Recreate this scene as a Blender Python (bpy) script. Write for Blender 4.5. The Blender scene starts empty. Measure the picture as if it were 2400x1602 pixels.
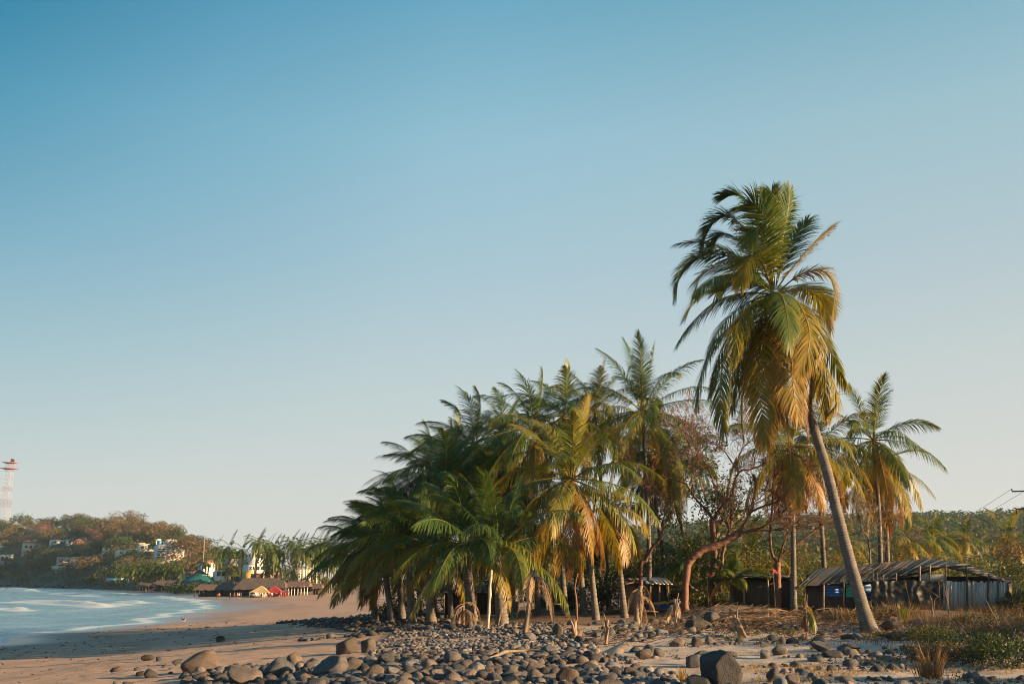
import bpy, bmesh, math, random
import numpy as np
from mathutils import Vector, Matrix

# ------------------------------------------------------------------ camera, sky, sun, exposure
SC = bpy.context.scene
COL = SC.collection
CZ, FPX = 5.2, 2333.0
TH = math.atan((1356 - 801) / FPX)
cam = bpy.data.cameras.new('camera')
camo = bpy.data.objects.new('camera', cam); COL.objects.link(camo); SC.camera = camo
cam.sensor_width = 36; cam.lens = 36 * FPX / 2400; cam.clip_start = 0.2; cam.clip_end = 9000
camo.location = (0, 0, CZ); camo.rotation_euler = (math.pi / 2 + TH, 0, 0)

EXPO = 1.75; SKYK = 2 ** (.95 - EXPO)
SUN_AZ, SUN_EL = math.radians(106), math.radians(12.5)
SUND = Vector((math.sin(SUN_AZ) * math.cos(SUN_EL), math.cos(SUN_AZ) * math.cos(SUN_EL), math.sin(SUN_EL)))
world = bpy.data.worlds.new('World'); SC.world = world; world.use_nodes = True
nt = world.node_tree; N = nt.nodes; L = nt.links
bg = N['Background']; bg.inputs[1].default_value = 0.12 * SKYK
sky = N.new('ShaderNodeTexSky'); sky.sky_type = 'NISHITA'; sky.sun_disc = False
sky.sun_elevation = SUN_EL; sky.sun_rotation = SUN_AZ
sky.air_density = 1.0; sky.dust_density = 1.0; sky.ozone_density = 1.5
tc = N.new('ShaderNodeTexCoord'); sep = N.new('ShaderNodeSeparateXYZ'); L.new(tc.outputs['Generated'], sep.inputs[0])
def wramp(stops, src):
    r = N.new('ShaderNodeValToRGB'); r.color_ramp.interpolation = 'B_SPLINE' if False else 'EASE'
    r.color_ramp.interpolation = 'LINEAR'
    e = r.color_ramp.elements
    while len(e) < len(stops): e.new(0.5)
    for k, (p, c) in enumerate(stops): e[k].position = p; e[k].color = (*c, 1)
    L.new(src, r.inputs[0]); return r
rz = wramp([(0.0, (.375, .355, .325)), (.08, (.345, .348, .333)), (.19, (.282, .330, .335)), (.30, (.212, .298, .338)), (.42, (.158, .277, .334)),
            (.535, (.078, .208, .285)), (1.0, (.06, .145, .225))], sep.outputs[2])
mxz = N.new('ShaderNodeMath'); mxz.operation = 'MULTIPLY'; L.new(sep.outputs[0], mxz.inputs[0]); L.new(sep.outputs[2], mxz.inputs[1])
mx = N.new('ShaderNodeMath'); mx.operation = 'ADD'; mx.inputs[1].default_value = .5; L.new(mxz.outputs[0], mx.inputs[0])
rx = wramp([(p, tuple(.7 * q for q in c)) for p, c in [(0, (.08, .42, .58)), (.29, (.15, .52, .66)), (.377, (.58, .79, .87)), (.47, (.95, .98, .985)), (.5, (1, 1, 1)), (.62, (1.1, 1.0, .95)), (1, (1.2, 1.02, .93))]], mx.outputs[0])
m1 = N.new('ShaderNodeVectorMath'); m1.operation = 'MULTIPLY'; L.new(rz.outputs[0], m1.inputs[0]); L.new(rx.outputs[0], m1.inputs[1])
m2 = N.new('ShaderNodeVectorMath'); m2.operation = 'SCALE'; m2.inputs[3].default_value = 1 / .7 / .12; L.new(m1.outputs[0], m2.inputs[0])
mm = N.new('ShaderNodeMix'); mm.data_type = 'RGBA'; mm.inputs[0].default_value = .05
L.new(m2.outputs[0], mm.inputs[6]); L.new(sky.outputs[0], mm.inputs[7]); L.new(mm.outputs[2], bg.inputs[0])

sl = bpy.data.lights.new('sun', 'SUN'); sl.energy = 5.0; sl.angle = math.radians(0.6); sl.color = (1.0, .64, .31)
slo = bpy.data.objects.new('sun', sl); COL.objects.link(slo); slo.rotation_euler = SUND.to_track_quat('Z', 'Y').to_euler(); slo.location = (60, 0, 40)
vs = SC.view_settings; vs.view_transform = 'Standard'; vs.look = 'None'; vs.exposure = EXPO; vs.gamma = 1.0; vs.use_curve_mapping = False
SC.cycles.use_denoising = True
SC.cycles.filter_width = 1.0
SC.cycles.max_bounces = 6; SC.cycles.transparent_max_bounces = 8; SC.cycles.volume_bounces = 0

# ------------------------------------------------------------------ helpers
RNG = np.random.default_rng(11)
random.seed(5)
def U(a, b, n=None): return RNG.uniform(a, b, n)
def nrm(v):
    v = np.asarray(v, float); return v / np.maximum(np.linalg.norm(v, axis=-1, keepdims=True), 1e-9)
def rayd(u, v):
    cx = (np.asarray(u, float) - 1200) / FPX; cy = (801 - np.asarray(v, float)) / FPX
    return cx, math.cos(TH) - cy * math.sin(TH), math.sin(TH) + cy * math.cos(TH)
def at(u, v, D):
    dx, dy, dz = rayd(u, v); k = D / dy
    return np.array([k * dx, D + 0 * k, CZ + k * dz]).T if np.ndim(k) else np.array([k * dx, D, CZ + k * dz])
def proj(P):
    P = np.asarray(P, float); x, y, z = P[..., 0], P[..., 1], P[..., 2] - CZ
    c, s = math.cos(TH), math.sin(TH); d = y * c + z * s; up = -y * s + z * c
    d = np.where(d < .1, .1, d)
    return 1200 + FPX * x / d, 801 - FPX * up / d
def _h(ix, iy, iz):
    n = (ix * 374761393 + iy * 668265263 + iz * 2147483647 + 974634777) & 0xffffffff
    n = ((n ^ (n >> 13)) * 1274126177) & 0xffffffff
    return ((n ^ (n >> 16)) & 0xffff) / 65535.0
def vnoise(x, y, z=0.0):
    x = np.asarray(x, float); y = np.asarray(y, float); z = np.asarray(z, float) + 0 * x
    ix = np.floor(x).astype(np.int64); iy = np.floor(y).astype(np.int64); iz = np.floor(z).astype(np.int64)
    fx = x - ix; fy = y - iy; fz = z - iz
    fx = fx * fx * (3 - 2 * fx); fy = fy * fy * (3 - 2 * fy); fz = fz * fz * (3 - 2 * fz)
    r = 0
    for a in (0, 1):
        for b in (0, 1):
            for c in (0, 1):
                r = r + _h(ix + a, iy + b, iz + c) * (fx if a else 1 - fx) * (fy if b else 1 - fy) * (fz if c else 1 - fz)
    return r
def fbm(x, y, z=0.0, o=4):
    s = 0; a = .5
    for k in range(o): s = s + a * vnoise(x * 2 ** k + 7.3 * k, y * 2 ** k + 3.1 * k, z * 2 ** k); a *= .5
    return s
def sstep(a, b, x):
    t = np.clip((x - a) / (b - a), 0, 1); return t * t * (3 - 2 * t)

# terrain ---------------------------------------------------------
WLY = [-400, -20, 60, 84, 100, 115, 128, 139, 160, 195, 238, 319, 440, 577, 760, 1200, 4000]
WLX = [-75, -50, -43, -43.5, -47, -44, -44, -47.5, -51, -56, -71, -106, -176, -240, -395, -1000, -5000]
def wl(y): return np.interp(y, WLY, WLX) + 1.1 * np.sin(np.asarray(y) * .31) * np.clip(np.asarray(y) / 100, 0, 1)
def shore_s(x, y):
    s = x - wl(y)
    return np.where(s > 0, s * np.interp(y, [80, 120, 220, 600], [1, .72, .45, .3]), s)
MOUNDS = [(12.3, 58, 3.2, 2.2, .75), (22, 55.5, 5, 2.0, .55), (30, 50, 6, 3, .35), (23, 33, 4, 5, .45), (14, 45, 4, 3, .2), (8, 42, 3, 2, .15), (-6, 52, 5, 4, .18)]
def H(x, y, fine=True):
    x = np.asarray(x, float); y = np.asarray(y, float)
    s = shore_s(x, y)
    z = np.interp(s, [-600, -60, 0, 10, 20, 32, 45, 60, 200, 3000], [-12, -1.6, -.02, .35, .9, 2.0, 2.85, 3.05, 3.3, 4.0])
    z = z + .45 * np.exp(-(np.maximum(y, 0) / 21) ** 2) * sstep(18, 36, s)
    for mx_, my_, sx_, sy_, hh in MOUNDS:
        z = z + hh * np.exp(-((x - mx_) / sx_) ** 2 - ((y - my_) / sy_) ** 2)
    if fine:
        near = np.exp(-np.maximum(y, 0) / 130) * sstep(2, 10, s)
        z = z + near * (.16 * (fbm(x / 3.2, y / 3.2) - .47) + .07 * (vnoise(x / .62, y / .62) - .5) * sstep(16, 26, s) + .035 * (vnoise(x / .27, y / .27) - .5) * sstep(20, 28, s))
    return z
def gnd(u, v):
    dx, dy, dz = rayd(u, v); D = 40.0 + 0 * dx
    lo = 5 + 0 * D; hi = 2500 + 0 * D
    for _ in range(46):
        D = .5 * (lo + hi); k = D / dy
        below = CZ + k * dz < np.maximum(H(k * dx, D, False), 0)
        hi = np.where(below, D, hi); lo = np.where(below, lo, D)
    k = D / dy
    return np.array([k * dx, D, H(k * dx, D)]).T
def G(u, v):
    p = gnd(np.array([u]), np.array([v]))[0]; return p

# mesh builder -----------------------------------------------------
class B:
    def __init__(s): s.V = []; s.F = {3: [], 4: []}; s.M = {3: [], 4: []}; s.A = []; s.n = 0
    def add(s, V, quads=None, tris=None, a=0.0, m=0):
        V = np.asarray(V, float).reshape(-1, 3); s.V.append(V)
        s.A.append(np.broadcast_to(np.asarray(a, float), (len(V),)))
        for k, F in ((4, quads), (3, tris)):
            if F is not None and len(F):
                F = np.asarray(F, np.int64).reshape(-1, k); s.F[k].append(F + s.n); s.M[k].append(np.broadcast_to(np.asarray(m), (len(F),)))
        s.n += len(V)
    def mesh(s, name, mats, smooth=False, org=(0, 0, 0)):
        me = bpy.data.meshes.new(name)
        V = np.concatenate(s.V) - np.asarray(org, float)
        q = np.concatenate(s.F[4]) if s.F[4] else np.zeros((0, 4), int); t = np.concatenate(s.F[3]) if s.F[3] else np.zeros((0, 3), int)
        mi = np.concatenate([*(s.M[4] or [np.zeros(0, int)]), *(s.M[3] or [np.zeros(0, int)])]).astype(np.int32)
        me.vertices.add(len(V)); me.vertices.foreach_set('co', V.ravel().astype(np.float32))
        nl = len(q) * 4 + len(t) * 3; me.loops.add(nl); me.loops.foreach_set('vertex_index', np.concatenate([q.ravel(), t.ravel()]).astype(np.int32))
        nf = len(q) + len(t); me.polygons.add(nf)
        st = np.concatenate([np.arange(len(q)) * 4, len(q) * 4 + np.arange(len(t)) * 3]).astype(np.int32)
        me.polygons.foreach_set('loop_start', st)
        me.polygons.foreach_set('material_index', mi)
        if smooth: me.polygons.foreach_set('use_smooth', np.ones(nf, bool))
        at_ = me.attributes.new('tone', 'FLOAT', 'POINT'); at_.data.foreach_set('value', np.concatenate(s.A).astype(np.float32))
        me.update(calc_edges=True)
        for m in (mats if isinstance(mats, (list, tuple)) else [mats]): me.materials.append(m)
        return me
    def build(s, name, mats, parent=None, smooth=False, org=None):
        if org is None:
            rt = parent
            while rt is not None and rt.parent is not None: rt = rt.parent
            org = np.array(rt.location) if rt is not None else (0, 0, 0)
        o = bpy.data.objects.new(name, s.mesh(name, mats, smooth, org)); COL.objects.link(o)
        if parent is not None: o.parent = parent
        else: o.location = org
        return o
def tag(o, label=None, cat=None, group=None, kind=None):
    if label: o['label'] = label
    if cat: o['category'] = cat
    if group: o['group'] = group
    if kind: o['kind'] = kind
    return o
def empty(name, loc, label=None, cat=None, group=None):
    o = bpy.data.objects.new(name, None); COL.objects.link(o); o.location = tuple(float(c) for c in loc); o.empty_display_size = .3
    return tag(o, label, cat, group)
def tube(b, pts, rad, sides=6, a=0.0, m=0, cap=True):
    P = np.asarray(pts, float); n = len(P); rad = np.broadcast_to(np.asarray(rad, float), (n,))
    T = nrm(np.gradient(P, axis=0)); ref = np.array([0, 0, 1.0]) if abs(T[0][2]) < .9 else np.array([1.0, 0, 0])
    n1 = np.zeros_like(P); v = nrm(np.cross(T[0], ref)); n1[0] = v
    for k in range(1, n):
        v = v - T[k] * np.dot(v, T[k]); v = v / (np.linalg.norm(v) + 1e-9); n1[k] = v
    n2 = np.cross(T, n1)
    an = np.arange(sides) * 2 * math.pi / sides
    V = P[:, None, :] + rad[:, None, None] * (np.cos(an)[None, :, None] * n1[:, None, :] + np.sin(an)[None, :, None] * n2[:, None, :])
    i = np.arange(n - 1)[:, None] * sides; j = np.arange(sides)[None, :]; j2 = (j + 1) % sides
    q = np.stack([i + j, i + j2, i + sides + j2, i + sides + j], -1).reshape(-1, 4)
    V = V.reshape(-1, 3); tr = None
    aa = np.repeat(np.broadcast_to(np.asarray(a, float), (n,)), sides)
    if cap:
        V = np.concatenate([V, P[:1], P[-1:]]); c0 = n * sides; jj = np.arange(sides); jn = (jj + 1) % sides
        tr = np.concatenate([np.stack([jn, jj, np.full(sides, c0)], -1), np.stack([jj + (n - 1) * sides, jn + (n - 1) * sides, np.full(sides, c0 + 1)], -1)])
        aa = np.concatenate([aa, aa[:1], aa[-1:]])
    b.add(V, q, tr, aa, m)
BOXQ = np.array([[0, 3, 2, 1], [4, 5, 6, 7], [0, 1, 5, 4], [1, 2, 6, 5], [2, 3, 7, 6], [3, 0, 4, 7]])
def box(b, c, s, rz=0.0, a=0.0, m=0, tilt=0.0):
    h = np.array(s) / 2.0
    V = np.array([[-1, -1, -1], [1, -1, -1], [1, 1, -1], [-1, 1, -1], [-1, -1, 1], [1, -1, 1], [1, 1, 1], [-1, 1, 1]]) * h
    if tilt: ct, st = math.cos(tilt), math.sin(tilt); V = V @ np.array([[ct, 0, -st], [0, 1, 0], [st, 0, ct]])
    cr, sr = math.cos(rz), math.sin(rz); V = V @ np.array([[cr, sr, 0], [-sr, cr, 0], [0, 0, 1]])
    b.add(V + np.asarray(c, float), BOXQ, None, a, m)
def slab(b, P, th, a=0.0, m=0):
    """quad P (4 corners) given thickness along its normal"""
    P = np.asarray(P, float); n = nrm(np.cross(P[1] - P[0], P[3] - P[0])) * th
    b.add(np.concatenate([P - n, P]), BOXQ, None, a, m)
def spline(P, n):
    P = np.asarray(P, float)
    if len(P) == 2: t = np.linspace(0, 1, n)[:, None]; return P[0] * (1 - t) + P[1] * t
    Q = np.concatenate([[2 * P[0] - P[1]], P, [2 * P[-1] - P[-2]]]); out = []
    seg = len(P) - 1
    for t in np.linspace(0, seg - 1e-6, n):
        k = int(t); f = t - k; a, b_, c, d = Q[k], Q[k + 1], Q[k + 2], Q[k + 3]
        out.append(.5 * (2 * b_ + (c - a) * f + (2 * a - 5 * b_ + 4 * c - d) * f * f + (3 * b_ - a - 3 * c + d) * f ** 3))
    return np.array(out)

# ------------------------------------------------------------------ materials
def newmat(name):
    m = bpy.data.materials.new(name); m.use_nodes = True; t = m.node_tree
    return m, t.nodes, t.links, t.nodes['Principled BSDF'], t.nodes['Material Output']
def ramp(n, l, src, stops):
    r = n.new('ShaderNodeValToRGB'); e = r.color_ramp.elements
    while len(e) < len(stops): e.new(.5)
    for k, (p, c) in enumerate(stops): e[k].position = p; e[k].color = (*c, 1)
    l.new(src, r.inputs[0]); return r.outputs[0]
def noise(n, l, scale, detail=4, coord='Object', stretch=None, rough=.6):
    t = n.new('ShaderNodeTexCoord'); x = n.new('ShaderNodeTexNoise'); x.inputs['Scale'].default_value = scale; x.inputs['Detail'].default_value = detail; x.inputs['Roughness'].default_value = rough
    src = n.new('ShaderNodeNewGeometry').outputs['Position'] if coord == 'World' else t.outputs[coord]
    if stretch:
        mp = n.new('ShaderNodeMapping'); mp.inputs['Scale'].default_value = stretch; l.new(src, mp.inputs[0]); src = mp.outputs[0]
    l.new(src, x.inputs['Vector']); return x.outputs['Fac']
def mathn(n, l, op, a, b_=None, c=None):
    x = n.new('ShaderNodeMath'); x.operation = op
    for k, v in enumerate((a, b_, c)):
        if v is None: continue
        if isinstance(v, (int, float)): x.inputs[k].default_value = v
        else: l.new(v, x.inputs[k])
    return x.outputs[0]
def mixc(n, l, f, a, b_, mode='MIX'):
    x = n.new('ShaderNodeMix'); x.data_type = 'RGBA'; x.blend_type = mode
    for k, v in ((0, f), (6, a), (7, b_)):
        if isinstance(v, (int, float)): x.inputs[k].default_value = v
        elif isinstance(v, tuple): x.inputs[k].default_value = (*v, 1)
        else: l.new(v, x.inputs[k])
    return x.outputs[2]
def attr(n, name='tone'):
    x = n.new('ShaderNodeAttribute'); x.attribute_name = name; return x.outputs['Fac']
def bump(n, l, p, h, strength=.5, dist=.02):
    x = n.new('ShaderNodeBump'); x.inputs['Strength'].default_value = strength; x.inputs['Distance'].default_value = dist
    l.new(h, x.inputs['Height']); l.new(x.outputs[0], p.inputs['Normal']); return x
def simple(name, c1, c2=None, scale=3.0, rough=.75, bs=0.0, bd=.02, stretch=None, metal=0.0, coord='Object', rnd=0.0):
    m, n, l, p, o = newmat(name); c2 = c2 or tuple(x * .7 for x in c1)
    f = noise(n, l, scale, 5, coord, stretch)
    f2 = mathn(n, l, 'MULTIPLY_ADD', f, 2.2, -.6)
    if rnd:
        oi = n.new('ShaderNodeObjectInfo'); f2 = mathn(n, l, 'ADD', f2, mathn(n, l, 'MULTIPLY_ADD', oi.outputs['Random'], 2 * rnd, -rnd))
    c = ramp(n, l, f2, [(0, c2), (1, c1)]); l.new(c, p.inputs['Base Color']); p.inputs['Roughness'].default_value = rough; p.inputs['Metallic'].default_value = metal
    if bs: bump(n, l, p, f, bs, bd)
    return m
def leafmat(name, stops, trans=.35, rough=.5, rnd=.15):
    m, n, l, p, o = newmat(name)
    oi = n.new('ShaderNodeObjectInfo')
    f = mathn(n, l, 'ADD', attr(n), mathn(n, l, 'MULTIPLY_ADD', oi.outputs['Random'], 2 * rnd, -rnd))
    c = ramp(n, l, f, stops); l.new(c, p.inputs['Base Color']); p.inputs['Roughness'].default_value = rough; p.inputs['Specular IOR Level'].default_value = .3
    t = n.new('ShaderNodeBsdfTranslucent'); tcol = mixc(n, l, 1.0, c, (1.25, 1.1, .55), 'MULTIPLY'); l.new(tcol, t.inputs[0])
    x = n.new('ShaderNodeMixShader'); x.inputs[0].default_value = trans; l.new(p.outputs[0], x.inputs[1]); l.new(t.outputs[0], x.inputs[2]); l.new(x.outputs[0], o.inputs['Surface'])
    return m
M = {}
M['frond'] = leafmat('frond', [(0, (.027, .070, .028)), (.3, (.073, .127, .026)), (.55, (.22, .19, .024)), (.78, (.31, .18, .042)), (1, (.14, .08, .05))], .40, .42, .06)
M['leaf'] = leafmat('leaf', [(0, (.022, .042, .016)), (.45, (.055, .080, .020)), (.75, (.115, .115, .025)), (1, (.17, .13, .035))], .35, .5, .12)
M['leaf_dry'] = leafmat('leaf_dry', [(0, (.06, .05, .03)), (.5, (.11, .085, .045)), (1, (.20, .12, .06))], .3, .6, .15)
M['blossom'] = leafmat('blossom', [(0, (.14, .08, .07)), (.5, (.25, .13, .11)), (1, (.34, .20, .16))], .3, .6, .1)
M['grass'] = leafmat('grass', [(0, (.26, .17, .06)), (.5, (.34, .22, .08)), (1, (.42, .28, .11))], .3, .6, .1)
M['weed'] = leafmat('weed', [(0, (.055, .04, .025)), (.5, (.12, .075, .04)), (1, (.20, .12, .06))], .25, .7, .1)
def trunkmat():
    m, n, l, p, o = newmat('palm_bark')
    f = noise(n, l, 2.2, 5, 'Object'); g = noise(n, l, 9, 4, 'Object', (1, 1, 3.2))
    c = ramp(n, l, f, [(.25, (.065, .060, .057)), (.5, (.125, .112, .104)), (.75, (.20, .182, .17))])
    c2 = mixc(n, l, mathn(n, l, 'MULTIPLY', attr(n), .95), c, (.035, .03, .027))
    c3 = mixc(n, l, mathn(n, l, 'MULTIPLY_ADD', g, 1.6, -.75), c2, (.25, .235, .22))
    l.new(c3, p.inputs['Base Color']); p.inputs['Roughness'].default_value = .85; bump(n, l, p, g, .6, .03); return m
M['bark'] = trunkmat()
M['redbark'] = simple('red_bark', (.19, .078, .046), (.06, .031, .022), 6, .7, .5, .02)
M['drybark'] = simple('dry_bark', (.30, .21, .14), (.13, .085, .055), 7, .85, .6, .02, (1, 1, .25))
M['greybark'] = simple('grey_bark', (.20, .165, .13), (.09, .07, .055), 5, .85, .6, .02, (1, 1, .3))
M['deadleaf'] = leafmat('dead_frond', [(0, (.09, .065, .05)), (.5, (.23, .15, .10)), (1, (.40, .28, .18))], .2, .7, .15)
def stonemat():
    m, n, l, p, o = newmat('basalt_stone')
    oi = n.new('ShaderNodeObjectInfo')
    v = n.new('ShaderNodeTexVoronoi'); v.inputs['Scale'].default_value = 26; g = n.new('ShaderNodeNewGeometry'); l.new(g.outputs['Position'], v.inputs['Vector'])
    f = noise(n, l, 4, 5, 'World'); ff = noise(n, l, 40, 3, 'World')
    tone = mathn(n, l, 'ADD', attr(n), mathn(n, l, 'MULTIPLY_ADD', f, .5, -.25))
    c = ramp(n, l, tone, [(0, (.026, .027, .029)), (.35, (.075, .073, .073)), (.65, (.165, .160, .158)), (1, (.33, .318, .31))])
    hue = mathn(n, l, 'FRACT', mathn(n, l, 'ADD', mathn(n, l, 'MULTIPLY', attr(n), 37.7), mathn(n, l, 'MULTIPLY', oi.outputs['Random'], 1.0)))
    c = mixc(n, l, mathn(n, l, 'MULTIPLY', hue, .75), mixc(n, l, 1.0, c, (.80, .95, 1.12), 'MULTIPLY'), mixc(n, l, 1.0, c, (1.35, .92, .66), 'MULTIPLY'))
    c = mixc(n, l, mathn(n, l, 'MULTIPLY_ADD', ff, .8, -.2), c, mixc(n, l, 1.0, c, (.62, .60, .58), 'MULTIPLY'))
    pore = mathn(n, l, 'LESS_THAN', v.outputs['Distance'], .16)
    gate = mathn(n, l, 'GREATER_THAN', noise(n, l, 1.7, 2, 'World'), .52)
    pg = mathn(n, l, 'MULTIPLY', pore, gate)
    c = mixc(n, l, mathn(n, l, 'MULTIPLY', pg, .7), c, (.02, .018, .016))
    l.new(c, p.inputs['Base Color']); p.inputs['Roughness'].default_value = .8
    hgt = mathn(n, l, 'SUBTRACT', mathn(n, l, 'ADD', ff, mathn(n, l, 'MULTIPLY', f, .8)), mathn(n, l, 'MULTIPLY', pg, 1.2))
    bump(n, l, p, hgt, .9, .035); return m
M['stone'] = stonemat()
def groundmat():
    m, n, l, p, o = newmat('beach_sand')
    ca = n.new('ShaderNodeVertexColor'); ca.layer_name = 'col'
    f = noise(n, l, 1.3, 6, 'World'); g = noise(n, l, 14, 5, 'World'); h = noise(n, l, 90, 3, 'World')
    c = mixc(n, l, mathn(n, l, 'MULTIPLY_ADD', f, 1.8, -.6), ca.outputs[0], mixc(n, l, 1.0, ca.outputs[0], (.72, .70, .68), 'MULTIPLY'))
    c = mixc(n, l, mathn(n, l, 'MULTIPLY_ADD', g, 1.8, -.75), c, mixc(n, l, 1.0, c, (.70, .67, .64), 'MULTIPLY'))
    l.new(c, p.inputs['Base Color'])
    w = attr(n, 'wet')
    l.new(mathn(n, l, 'MULTIPLY_ADD', w, -.62, .9), p.inputs['Roughness'])
    l.new(mathn(n, l, 'MULTIPLY_ADD', w, .45, .1), p.inputs['Specular IOR Level'])
    bb = bump(n, l, p, mathn(n, l, 'ADD', mathn(n, l, 'MULTIPLY', g, 1.0), mathn(n, l, 'MULTIPLY', h, .35)), .5, .05)
    l.new(mathn(n, l, 'MULTIPLY_ADD', w, -.75, .8), bb.inputs['Strength']); return m
M['ground'] = groundmat()
def seamat():
    m, n, l, p, o = newmat('sea_water')
    f = noise(n, l, .12, 5, 'World', (1, 2.2, 1)); g = noise(n, l, .9, 5, 'World', (.5, 1.6, 1)); h = noise(n, l, .35, 4, 'World', (.4, 2.5, 1))
    fo = mathn(n, l, 'ADD', attr(n), mathn(n, l, 'MULTIPLY_ADD', h, 1.3, -.72))
    fo = mathn(n, l, 'MINIMUM', mathn(n, l, 'MAXIMUM', mathn(n, l, 'MULTIPLY', fo, 3.2), 0.0), 1.0)
    c = ramp(n, l, f, [(.3, (.06, .19, .30)), (.7, (.13, .32, .44))])
    c = mixc(n, l, mathn(n, l, 'MULTIPLY', fo, .8), c, (.62, .66, .68)); l.new(c, p.inputs['Base Color'])
    l.new(mathn(n, l, 'MULTIPLY_ADD', fo, .5, .16), p.inputs['Roughness']); p.inputs['IOR'].default_value = 1.33
    bump(n, l, p, mathn(n, l, 'ADD', g, f), .55, .35); return m
M['sea'] = seamat()
M['hillsoil'] = simple('hill_soil', (.10, .085, .045), (.045, .045, .022), .06, .95, 0, .02, None, 0, 'World')
M['thatch'] = simple('thatch', (.115, .09, .08), (.045, .035, .033), 3, .95, .8, .08, (1, 1, .3))
M['thatch_red'] = simple('thatch_brown', (.16, .10, .078), (.065, .042, .036), 3, .95, .8, .08, (1, 1, .3))
M['white'] = simple('white_plaster', (.74, .70, .65), (.58, .55, .51), .6, .8)
M['cream'] = simple('cream_plaster', (.62, .50, .40), (.48, .38, .30), .6, .85)
M['grey'] = simple('grey_plaster', (.36, .35, .34), (.24, .23, .22), .6, .85)
M['ochre'] = simple('ochre_plaster', (.62, .36, .07), (.5, .28, .06), .6, .85)
M['tile'] = simple('clay_tile', (.34, .13, .075), (.22, .085, .05), 2, .85)
M['glass'] = simple('dark_glass', (.035, .05, .06), (.02, .03, .035), 1, .12)
M['bluepaint'] = simple('blue_paint', (.02, .12, .36), (.015, .08, .25), 4, .5)
M['bluetank'] = simple('blue_tank', (.03, .25, .60), (.02, .18, .45), 2, .4)
M['tealpaint'] = simple('teal_paint', (.05, .38, .30), (.03, .27, .22), 4, .55)
M['tealroof'] = simple('teal_roof', (.010, .105, .115), (.007, .07, .08), 1.5, .6)
M['aqua'] = simple('aqua_awning', (.22, .50, .56), (.16, .40, .46), 1, .6)
M['red'] = simple('red_fabric', (.34, .03, .03), (.25, .022, .02), 1, .6)
M['redplastic'] = simple('red_plastic', (.30, .025, .02), (.22, .02, .015), 1, .4)
M['yellow'] = simple('yellow_canvas', (.46, .34, .16), (.38, .27, .12), 1, .7)
M['darkwood'] = simple('dark_wood', (.085, .062, .048), (.035, .028, .024), 6, .85, .5, .02, (1, 1, .15))
M['paleplank'] = simple('weathered_plank', (.42, .40, .385), (.22, .205, .195), 9, .85, .5, .01, (1, 1, .08), 0, 'Object', .35)
M['tarp'] = simple('black_tarp', (.018, .017, .017), (.010, .010, .010), 2, .55, .3, .05)
M['roofsheet'] = simple('weathered_sheet', (.05, .05, .052), (.02, .02, .02), 4, .6, .3, .02, (1, .15, 1), .0, 'Object', .25)
M['steel'] = simple('galvanised_steel', (.33, .34, .35), (.24, .25, .26), 3, .4, 0, .02, None, .6)
M['towerred'] = simple('tower_red', (.30, .07, .055), (.24, .05, .04), 1, .6)
M['towerwhite'] = simple('tower_white', (.45, .43, .42), (.38, .36, .35), 1, .6)
M['rubber'] = simple('rubber', (.02, .02, .02), (.015, .015, .015), 2, .7)
M['skin'] = simple('skin', (.30, .16, .10), (.24, .12, .08), 3, .6)
M['white_cloth'] = simple('white_cloth', (.70, .69, .67), (.6, .59, .57), 3, .8)
M['orange_cloth'] = simple('orange_cloth', (.60, .15, .03), (.5, .12, .02), 3, .8)
M['dark_cloth'] = simple('dark_cloth', (.03, .035, .05), (.02, .025, .035), 3, .8)
M['blue_cloth'] = simple('blue_cloth', (.05, .11, .24), (.04, .08, .18), 3, .8)
M['driftwood'] = simple('driftwood', (.50, .42, .34), (.24, .19, .15), 5, .8, .5, .02, (.25, 1, 1))
M['husk'] = simple('coconut_husk', (.17, .13, .05), (.09, .075, .03), 4, .6)
M['nutgreen'] = simple('coconut_green', (.13, .15, .04), (.08, .10, .03), 4, .5)
M['tan'] = simple('woven_mat', (.27, .18, .11), (.17, .11, .07), 12, .9, .4, .02)
M['silver'] = simple('silver_paint', (.42, .43, .44), (.36, .37, .38), 1, .3, 0, .02, None, .4)
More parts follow.
